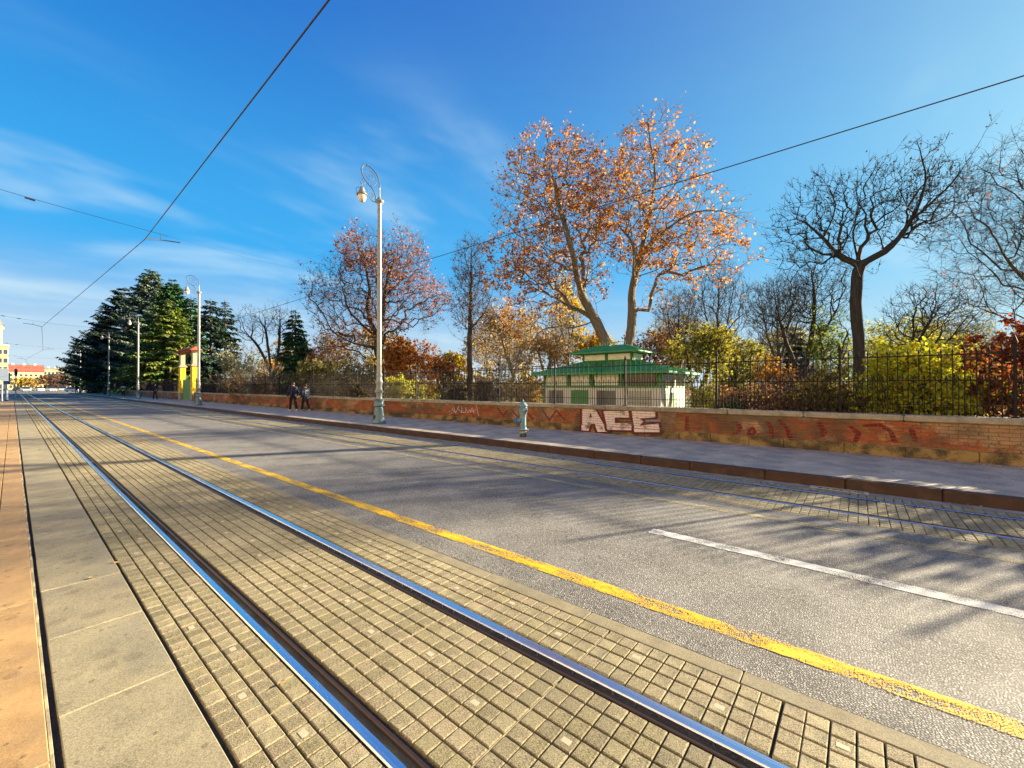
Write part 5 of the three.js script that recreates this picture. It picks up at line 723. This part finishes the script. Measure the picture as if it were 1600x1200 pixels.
// a figure 1.75 m tall walking towards -Z
function person({ label, x, z, turn, h, jacket, trousers, shoes, hair, stride = 0.3, arm = 0.25, print, pack, c = 0.022, hood }) {
  const T = thing('person', label, 'person', [x, 0.157, z], turn, 'people on the sidewalk'); T.scale.setScalar(h / 1.75);
  const st = stride, hipY = 0.90, sh = 1.44;
  const leg = (s, f) => { const hip = [s * 0.09, hipY, 0], knee = [s * 0.095, 0.48 + (f < 0 ? 0.02 : 0), -f * st * 0.5 - 0.04], ank = [s * 0.095, f < 0 ? 0.13 : 0.085, -f * st + (f < 0 ? 0.08 : 0)]; return { hip, knee, ank, toe: [s * 0.11, f < 0 ? 0.045 : 0.045, ank[2] - 0.16], heel: [s * 0.095, f < 0 ? 0.10 : 0.045, ank[2] + 0.035] }; };
  const legs = [leg(-1, 1), leg(1, -1)];
  const arms = [-1, 1].map((s) => { const f = s * arm, S = [s * 0.19, sh - 0.03, 0], E = [s * 0.26, 1.15, f * 0.35 + 0.03], W = [s * 0.25, 0.92, -0.02 + f * 0.35 - 0.10]; return { s, S, E, W }; });
  const torso = (x, y, z, e) => smin(smin(eld(x, y, z, [0, 1.24, 0.0], [0.185 + e, 0.27 + e, 0.115 + e]), eld(x, y, z, [0, 0.96, 0.0], [0.165 + e, 0.15 + e, 0.12 + e]), 0.1), cap(x, y, z, [-0.15, sh - 0.02, 0], [0.15, sh - 0.02, 0], 0.06 + e, 0.06 + e), 0.08);
  const legF = (x, y, z, e) => { let d = 9; for (const l of legs) d = smin(d, smin(cap(x, y, z, l.hip, l.knee, 0.085 + e, 0.056 + e), cap(x, y, z, l.knee, l.ank, 0.054 + e, 0.04 + e * 1.4), 0.03), 0.03); return d; };
  const armF = (x, y, z, e) => { let d = 9; for (const a of arms) d = Math.min(d, smin(cap(x, y, z, a.S, a.E, 0.05 + e, 0.042 + e), cap(x, y, z, a.E, a.W, 0.04 + e, 0.03 + e), 0.03)); return d; };
  const head = (x, y, z) => { let d = smin(eld(x, y, z, [0, 1.635, -0.01], [0.077, 0.115, 0.095]), eld(x, y, z, [0, 1.58, -0.04], [0.055, 0.06, 0.06]), 0.04); d = smin(d, cap(x, y, z, [0, 1.46, 0.01], [0, 1.57, 0], 0.055, 0.05), 0.03); d = smin(d, eld(x, y, z, [0, 1.61, -0.105], [0.013, 0.025, 0.02]), 0.02); for (const s of [-1, 1]) { d = smin(d, eld(x, y, z, [s * 0.08, 1.62, 0], [0.012, 0.03, 0.02]), 0.01); d = Math.max(d, -eld(x, y, z, [s * 0.032, 1.635, -0.108], [0.016, 0.01, 0.014])); } return d; };
  const hand = (x, y, z) => { let d = 9; for (const a of arms) { const w = a.W, s = a.s, p = [w[0] + s * 0.0, w[1] - 0.07, w[2] - 0.02]; let q = eld(x, y, z, p, [0.02, 0.05, 0.038]); for (let k = 0; k < 4; k++) { const fz = p[2] - 0.03 + k * 0.019, L = [0.07, 0.08, 0.076, 0.06][k]; q = smin(q, cap(x, y, z, [p[0], p[1] - 0.03, fz], [p[0] - s * 0.015, p[1] - 0.03 - L, fz - 0.01], 0.0085, 0.0075), 0.006); } q = smin(q, cap(x, y, z, [p[0], p[1] + 0.01, p[2] - 0.03], [p[0] - s * 0.02, p[1] - 0.045, p[2] - 0.058], 0.0095, 0.008), 0.008); d = Math.min(d, smin(q, cap(x, y, z, w, p, 0.03, 0.024), 0.02)); } return d; };
  const bounds = [[-0.42, -0.02, -0.62], [0.42, 1.82, 0.55]];
  const skin = M({ color: rgb(0.42, 0.25, 0.17), roughness: 0.6 });
  const body = part('body', meshField((x, y, z) => Math.min(smin(smin(torso(x, y, z, 0), legF(x, y, z, 0), 0.05), smin(armF(x, y, z, 0), head(x, y, z), 0.04), 0.03), hand(x, y, z)), ...bounds, c * 0.8), skin, T);
  const E = 0.024; const wr = (x, z, y, a) => 0.006 * Math.sin(y * 38 + x * 20 + a) * Math.sin(z * 25 + y * 11);
  const jk = part('jacket', meshField((x, y, z) => Math.max(smin(smin(torso(x, y, z, E), armF(x, y, z, E * 0.9), 0.04), hood ? eld(x, y, z, [0, 1.46, 0.075], [0.11, 0.06, 0.06]) : 9, 0.03) + wr(x, z, y, 1), 0.86 - y - (Math.abs(x) > 0.19 ? 0.2 : 0), y - 1.53), ...bounds, c), M({ color: rgb(...jacket), roughness: 0.85 }), T);
  part('trousers', meshField((x, y, z) => Math.max(smin(legF(x, y, z, 0.02), eld(x, y, z, [0, 0.93, 0], [0.175, 0.13, 0.13]), 0.05) + wr(x, z, y, 4), y - 0.98, 0.06 - y), ...bounds, c), M({ color: rgb(...trousers), roughness: 0.9 }), T);
  const sm_ = M({ color: rgb(...shoes), roughness: 0.6 }); legs.forEach((l) => part('shoe', meshField((x, y, z) => Math.max(smin(cap(x, y, z, l.heel, l.toe, 0.045, 0.04), cap(x, y, z, l.ank, l.heel, 0.045, 0.045), 0.03), 0.0 - y), [-0.25, -0.02, -0.75], [0.25, 0.22, 0.55], 0.014), sm_, T));
  part('hair', meshField((x, y, z) => Math.max(eld(x, y, z, [0, 1.66, 0.01], [0.09, 0.108, 0.105]), -(eld(x, y, z, [0, 1.60, -0.13], [0.085, 0.10, 0.09])), 1.57 - y), [-0.15, 1.5, -0.15], [0.15, 1.82, 0.2], 0.016), M({ color: rgb(...hair), roughness: 0.7 }), body);
  if (print) { const gs = []; const dg = (pts) => gs.push(tube(pts.map(([a, b]) => V3(a, b, 0.155 - 0.9 * (b - 1.26) * (b - 1.26) - 0.9 * a * a)), 0.011, pts.length * 4, 4)); dg([[-0.1, 1.36], [-0.02, 1.36], [-0.03, 1.29], [-0.09, 1.29], [-0.1, 1.22], [-0.02, 1.22]]); dg([[0.02, 1.36], [0.11, 1.36], [0.07, 1.29], [0.05, 1.22]]); dg([[-0.06, 1.15], [0.06, 1.15]]); part('printed_number', gs, M({ color: rgb(0.6, 0.62, 0.66), roughness: 0.8 }), jk); }
  if (pack) { const p = part('backpack', meshField((x, y, z) => Math.max(Math.abs(x) - 0.13, Math.abs(y - 1.26) - 0.19, Math.abs(z - 0.18) - 0.06) - 0.03, [-0.25, 0.9, 0], [0.25, 1.6, 0.4], 0.03), M({ color: rgb(...pack), roughness: 0.85 }), T); part('strap', [tube([[-0.09, 1.44, 0.16], [-0.1, 1.52, 0.02], [-0.1, 1.4, -0.13]], 0.018, 8, 5), tube([[0.09, 1.44, 0.16], [0.1, 1.52, 0.02], [0.1, 1.4, -0.13]], 0.018, 8, 5)], M({ color: rgb(0.02, 0.02, 0.03), roughness: 0.8 }), p); }
  return T;
}
person({ label: 'taller walker in a dark jacket and backpack with white shoes', x: 10.75, z: -26.0, turn: -0.12, h: 1.72, jacket: [0.012, 0.012, 0.024], trousers: [0.008, 0.008, 0.014], shoes: [0.6, 0.58, 0.55], hair: [0.06, 0.035, 0.02], pack: [0.02, 0.018, 0.05], hood: true });
person({ label: 'shorter walker in a navy top with a white number on the back', x: 11.2, z: -25.4, turn: 0.08, h: 1.6, jacket: [0.010, 0.014, 0.04], trousers: [0.007, 0.008, 0.016], shoes: [0.5, 0.48, 0.44], hair: [0.02, 0.014, 0.01], print: true, arm: -0.2, stride: 0.24 });
person({ label: 'lone walker in black left of the yellow gate portal', x: 10.4, z: -61.5, turn: Math.PI, h: 1.75, jacket: [0.006, 0.006, 0.008], trousers: [0.006, 0.006, 0.008], shoes: [0.02, 0.02, 0.02], hair: [0.02, 0.015, 0.01], c: 0.035 });
person({ label: 'distant walker in a white top and black trousers', x: 10.6, z: -84.5, turn: 0, h: 1.72, jacket: [0.5, 0.51, 0.55], trousers: [0.006, 0.006, 0.008], shoes: [0.02, 0.02, 0.02], hair: [0.02, 0.015, 0.01], c: 0.024, arm: 0.1 });
person({ label: 'distant walker in black beside the fourth lamp', x: 10.2, z: -99, turn: Math.PI, h: 1.76, jacket: [0.01, 0.01, 0.02], trousers: [0.008, 0.008, 0.012], shoes: [0.02, 0.02, 0.02], hair: [0.03, 0.02, 0.015], c: 0.035 });
person({ label: 'distant person in dark blue near the farthest lamp', x: 10.2, z: -124, turn: 0.3, h: 1.74, jacket: [0.015, 0.02, 0.06], trousers: [0.01, 0.012, 0.03], shoes: [0.02, 0.02, 0.02], hair: [0.03, 0.02, 0.015], c: 0.04 });
person({ label: 'distant person in black at the junction corner', x: 9.3, z: -136, turn: 0.2, h: 1.78, jacket: [0.01, 0.01, 0.012], trousers: [0.01, 0.01, 0.012], shoes: [0.02, 0.02, 0.02], hair: [0.03, 0.02, 0.015], c: 0.04 });

// ---------------------------------------------------------------- cars at the junction
function car(label, px, d, turn, paint) {
  const [x, z] = spot(px, d), C = thing('parked_car', label, 'car', [x, 0.0, z], turn, 'cars at the junction'), pm = new THREE.MeshPhysicalMaterial({ color: rgb(...paint), roughness: 0.35, metalness: 0.2, clearcoat: 1, clearcoatRoughness: 0.1 }), gm = M({ color: rgb(0.02, 0.025, 0.03), roughness: 0.08, metalness: 0.2 }), bk = M({ color: rgb(0.015, 0.015, 0.016), roughness: 0.7 });
  const ext = (pts, w, bv) => { const g = new THREE.ExtrudeGeometry(new THREE.Shape(pts.map(([a, b]) => new THREE.Vector2(a, b))), { depth: w - 2 * bv, bevelEnabled: true, bevelSize: bv, bevelThickness: bv, bevelSegments: 2 }); g.translate(0, 0, -w / 2 + bv); return g; };
  const arch = (cx) => Array.from({ length: 7 }, (_, i) => { const a = Math.PI - i / 6 * Math.PI; return [cx + 0.36 * Math.cos(a), 0.3 + 0.36 * Math.sin(a)]; });
  part('body', ext([[-2.05, 0.3], ...arch(-1.3), ...arch(1.3), [2.05, 0.3], [2.1, 0.55], [2.0, 0.72], [1.0, 0.88], [-1.8, 0.92], [-2.08, 0.8]], 1.74, 0.06), pm, C);
  const cab = part('cabin', ext([[1.05, 0.86], [0.35, 1.36], [-0.2, 1.44], [-1.1, 1.40], [-1.75, 0.9]], 1.5, 0.08), gm, C); part('roof', ext([[0.3, 1.38], [-0.2, 1.455], [-1.1, 1.42], [-1.2, 1.37]], 1.44, 0.03), pm, cab);
  for (const [wx, wz] of [[-1.3, 0.76], [1.3, 0.76], [-1.3, -0.76], [1.3, -0.76]]) { const w = part('wheel', new THREE.CylinderGeometry(0.31, 0.31, 0.2, 18).rotateX(Math.PI / 2).translate(wx, 0.31, wz), bk, C); part('rim', new THREE.CylinderGeometry(0.19, 0.19, 0.02, 14).rotateX(Math.PI / 2).translate(wx, 0.31, wz + Math.sign(wz) * 0.102), M({ color: rgb(0.5, 0.5, 0.52), metalness: 1, roughness: 0.35 }), w); }
  for (const s of [-1, 1]) { part('headlight', bevelBox(1.98, 2.1, 0.6, 0.74, s * 0.68 - 0.17, s * 0.68 + 0.17, 0.03), M({ color: rgb(0.8, 0.8, 0.82), roughness: 0.1 }), C); part('tail_light', bevelBox(-2.1, -2.0, 0.66, 0.82, s * 0.7 - 0.12, s * 0.7 + 0.12, 0.02), M({ color: rgb(0.4, 0.01, 0.01), roughness: 0.2 }), C); }
  part('bumper', bevelBox(2.03, 2.14, 0.3, 0.48, -0.75, 0.75, 0.03), bk, C);
}
car('white car in the middle of the row at the junction', 80, 142, -1.35, [0.7, 0.7, 0.7]);
car('white car second from the left building at the junction', 60, 146, 1.9, [0.68, 0.68, 0.7]);
car('pale blue car by the tram rails at the junction', 41, 132, -1.5, [0.45, 0.55, 0.66]);
car('dark car at the left of the junction', 27, 150, 1.45, [0.03, 0.03, 0.04]);
car('small white car at the right of the junction', 99, 150, -1.7, [0.72, 0.72, 0.72]);
car('silver car parked by the dark pine', 116, 124, -0.9, [0.5, 0.56, 0.62]);

// ---------------------------------------------------------------- houses on the camera's side of the street; sunlit, they brighten the shaded wall opposite
[[-26, -8, 15, [0.44, 0.33, 0.18]], [-8, 13, 16.5, [0.46, 0.38, 0.26]], [13, 34, 14.5, [0.44, 0.31, 0.16]], [34, 58, 16, [0.46, 0.37, 0.23]]].forEach(([d0, d1, H, col], i) => {
  const B = thing('street_house', ['ochre', 'cream', 'amber', 'beige'][i] + ' plastered house lining the near side of the street', 'house', [-11, 0, -(d0 + d1) / 2], 0, 'houses on the near side'), L = d1 - d0 - 0.02, wm = M({ map: grit(540 + i * 3, col, 0.12, 0.4, col.map((c) => c * 0.88)), roughness: 0.9 }), tr = M({ color: rgb(0.6, 0.54, 0.42), roughness: 0.85 }), gl = M({ color: rgb(0.04, 0.05, 0.06), roughness: 0.15 });
  part('wall', uvWorld(box(-11, 0, 0, H, -L / 2, L / 2), 4), wm, B); part('cornice', [bevelBox(-0.2, 0.7, H, H + 0.5, -L / 2, L / 2, 0.1), bevelBox(-0.1, 0.2, 4.2, 4.5, -L / 2, L / 2, 0.05)], tr, B);
  const g = new THREE.ExtrudeGeometry(new THREE.Shape([[0.6, H + 0.5], [-11.4, H + 0.5], [-5.4, H + 4.4]].map(([a, b]) => new THREE.Vector2(a, b))), { depth: L, bevelEnabled: false }); g.translate(0, 0, -L / 2); part('roof', uvWorld(g, 3), M({ map: grit(560 + i * 3, [0.3, 0.09, 0.05], 0.4, 0.6, [0.2, 0.07, 0.04]), roughness: 0.9 }), B);
  const n = Math.round(L / 2.9); for (let f = 0; f < 4; f++) for (let b = 0; b < n; b++) { const z = -L / 2 + (b + 0.5) * L / n, y = f ? 5.1 + (f - 1) * (H - 5.2) / 3 : 0.9, hh = f ? 2 : 2.4; const w = part('window', box(-0.05, 0.012, y, y + hh, z - 0.55, z + 0.55), gl, B); part('frame', [box(0, 0.1, y - 0.14, y, z - 0.72, z + 0.72), box(0, 0.08, y + hh, y + hh + 0.16, z - 0.7, z + 0.7), box(0, 0.07, y, y + hh, z - 0.68, z - 0.55), box(0, 0.07, y, y + hh, z + 0.55, z + 0.68)], tr, w); }
});
// ---------------------------------------------------------------- far buildings
function building(label, px0, px1, d, top, wall, roofCol, roofTop, floors, bays, seed, turret) {
  const D = d / CH, X = (px) => { const t = (px - 20) * CH / 650; return t * D * CH / (1 - t * SH); }, xa = X(px0), xb = X(px1), w = xb - xa, B = thing('town_building', label, 'building', [(xa + xb) / 2, -0.1, -D]), H = heightAt(top, d) + 0.1, dep = 12;
  const wm = M({ map: grit(seed, wall, 0.1, 0.4, wall.map((c) => c * 0.86)), roughness: 0.9 }), rm = M({ map: grit(seed + 3, roofCol, 0.3, 0.5, roofCol.map((c) => c * 0.7)), roughness: 0.9 }), gl = M({ color: rgb(0.05, 0.06, 0.07), roughness: 0.2 }), fr = M({ color: rgb(0.6, 0.55, 0.42), roughness: 0.8 });
  part('wall', uvWorld(bevelBox(-w / 2, w / 2, 0, H, -dep, 0, 0.1), 4), wm, B); part('cornice', [bevelBox(-w / 2 - 0.4, w / 2 + 0.4, H - 0.1, H + 0.35, -dep - 0.4, 0.4, 0.1), bevelBox(-w / 2 - 0.1, w / 2 + 0.1, H * 0.32, H * 0.32 + 0.25, -0.2, 0.15, 0.05)], fr, B);
  const RT_ = heightAt(roofTop, d) + 0.1; if (RT_ > H + 0.6) { const g = new THREE.ExtrudeGeometry(new THREE.Shape([[0.6, 0], [-dep - 0.6, 0], [-dep / 2, RT_ - H]].map(([a, b]) => new THREE.Vector2(a, b))), { depth: w + 1, bevelEnabled: false }); g.rotateY(-Math.PI / 2); g.translate(w / 2 + 0.5, H + 0.33, 0); const rf = part('roof', uvWorld(g, 3), rm, B); for (let k = 0; k < 3; k++) part('chimney', bevelBox(-w * 0.3 + k * w * 0.28, -w * 0.3 + k * w * 0.28 + 0.9, RT_ - 1, RT_ + 1.1, -dep / 2 - 0.4, -dep / 2 + 0.4, 0.05), fr, rf); }
  for (let f = 0; f < floors; f++) for (let b = 0; b < bays; b++) { const x = -w / 2 + (b + 0.5) * w / bays, y = 0.9 + f * (H - 0.8) / floors, hh = (H / floors) * 0.5; const wn = part('window', box(x - 0.55, x + 0.55, y, y + hh, -0.05, 0.02), gl, B); part('frame', [box(x - 0.72, x - 0.55, y - 0.1, y + hh + 0.15, 0, 0.07), box(x + 0.55, x + 0.72, y - 0.1, y + hh + 0.15, 0, 0.07), box(x - 0.55, x + 0.55, y + hh, y + hh + 0.15, 0, 0.08), box(x - 0.55, x + 0.55, y - 0.16, y, 0, 0.14)], fr, wn); }
  if (turret) { const t = part('turret', lathe([[2.0, H], [2.0, H + 6], [2.4, H + 6.2], [2.4, H + 6.6], [2.0, H + 7.2], [2.0, H + 7.6]], 14).translate(w / 2 - 3.2, 0, -3), wm, B); part('turret_roof', lathe([[2.45, H + 7.6], [1.9, H + 8.4], [1.0, H + 10.8], [0, H + 12]], 14).translate(w / 2 - 3.2, 0, -3), M({ color: rgb(0.12, 0.11, 0.1), roughness: 0.8 }), t); }
}
building('yellow corner building with a turret at the left edge', -45, 12, 150, 541, [0.66, 0.50, 0.16], [0.3, 0.1, 0.06], 541, 5, 7, 500, true);
building('long pale yellow building under a red tiled roof at the street end', 5, 68, 232, 582, [0.62, 0.50, 0.24], [0.36, 0.10, 0.06], 570, 4, 8, 510);
building('yellow building right of the red roofed one at the street end', 68, 104, 250, 577, [0.60, 0.50, 0.2], [0.32, 0.25, 0.18], 574, 4, 6, 520);
building('cream building behind the dark pine at the street end', 104, 130, 240, 579, [0.62, 0.46, 0.28], [0.3, 0.2, 0.15], 577, 4, 4, 530);
for (const [px, d, h, w, s, lab, p] of [[34, 205, 6, 5, 91, 'golden tree before the red roofed building, nearest the rails', YEL], [52, 208, 6, 5, 92, 'golden brown tree before the red roofed building, right one', [[0.36, 0.27, 0.06, 1], [0.4, 0.22, 0.05, 1]]], [90, 160, 6, 5, 93, 'dark bushy tree at the far right of the junction', BRN]])
  tree('street_tree', lab, 'tree', { at: spot(px, d), y: -0.05, seed: s, base: 0.25, tip: 0.04, n: 200, bf: 0.3, step: 0.8, limbs: [trunkTo(h * 0.35)], crown: [ell(0, h * 0.65, 0, w, h * 0.36, w)], twig: 0.9, twigs: 2, bark: 'grey', leaves: p, leaf: 0.7, dens: 2.2 });
{ // things of the tram stop at the end of the left pavement
  const grey = M({ color: rgb(0.4, 0.43, 0.46), roughness: 0.5, metalness: 0.3 }), blue = M({ color: rgb(0.06, 0.12, 0.26), roughness: 0.5 }), pale = M({ color: rgb(0.16, 0.2, 0.26), roughness: 0.4 });
  const sign = (label, X, D, y0, y1, w, m) => { const s = thing('stop_sign_board', label, 'sign', [X, 0, -D]); part('pole', new THREE.CylinderGeometry(0.05, 0.06, y1, 10).translate(0, y1 / 2, 0), grey, s); part('board', bevelBox(-w / 2, w / 2, y0, y1, 0.055, 0.12, 0.015), m, s); part('frame', [box(-w / 2 - 0.03, w / 2 + 0.03, y1, y1 + 0.04, 0.05, 0.125), box(-w / 2 - 0.03, w / 2 + 0.03, y0 - 0.04, y0, 0.05, 0.125)], grey, s); };
  sign('pale information board at the far left tram stop', -0.75, 74, 2.3, 3.6, 0.9, pale); sign('dark blue sign board at the far left tram stop', -0.45, 78, 1.9, 3.2, 0.55, blue);
  const p = thing('traffic_pole', 'slim grey pole with small box left of the far rails', 'pole', [0.3, 0, -92]); part('pole', new THREE.CylinderGeometry(0.05, 0.07, 4.2, 10).translate(0, 2.1, 0), grey, p); part('signal_head', bevelBox(-0.15, 0.15, 3.2, 4.1, -0.1, 0.15, 0.03), M({ color: rgb(0.03, 0.03, 0.03), roughness: 0.6 }), p);
  const b = thing('bollard', 'white round bollard at the end of the tan pavement', 'bollard', [-0.42, 0, -72.5]); part('body', lathe([[0, 0], [0.16, 0], [0.14, 0.1], [0.12, 1.0], [0.14, 1.03], [0.14, 1.12], [0.06, 1.2], [0, 1.2]], 14), pale, b); part('band', lathe([[0.127, 0.7], [0.13, 0.71], [0.128, 0.84], [0.125, 0.85]], 14), blue, b);
}
// ---------------------------------------------------------------- draw
const renderer = new THREE.WebGLRenderer({ antialias: true });
renderer.toneMapping = THREE.LinearToneMapping; renderer.toneMappingExposure = EXPOSURE;
renderer.shadowMap.enabled = true; renderer.shadowMap.type = THREE.PCFSoftShadowMap;
renderer.render(scene, camera);
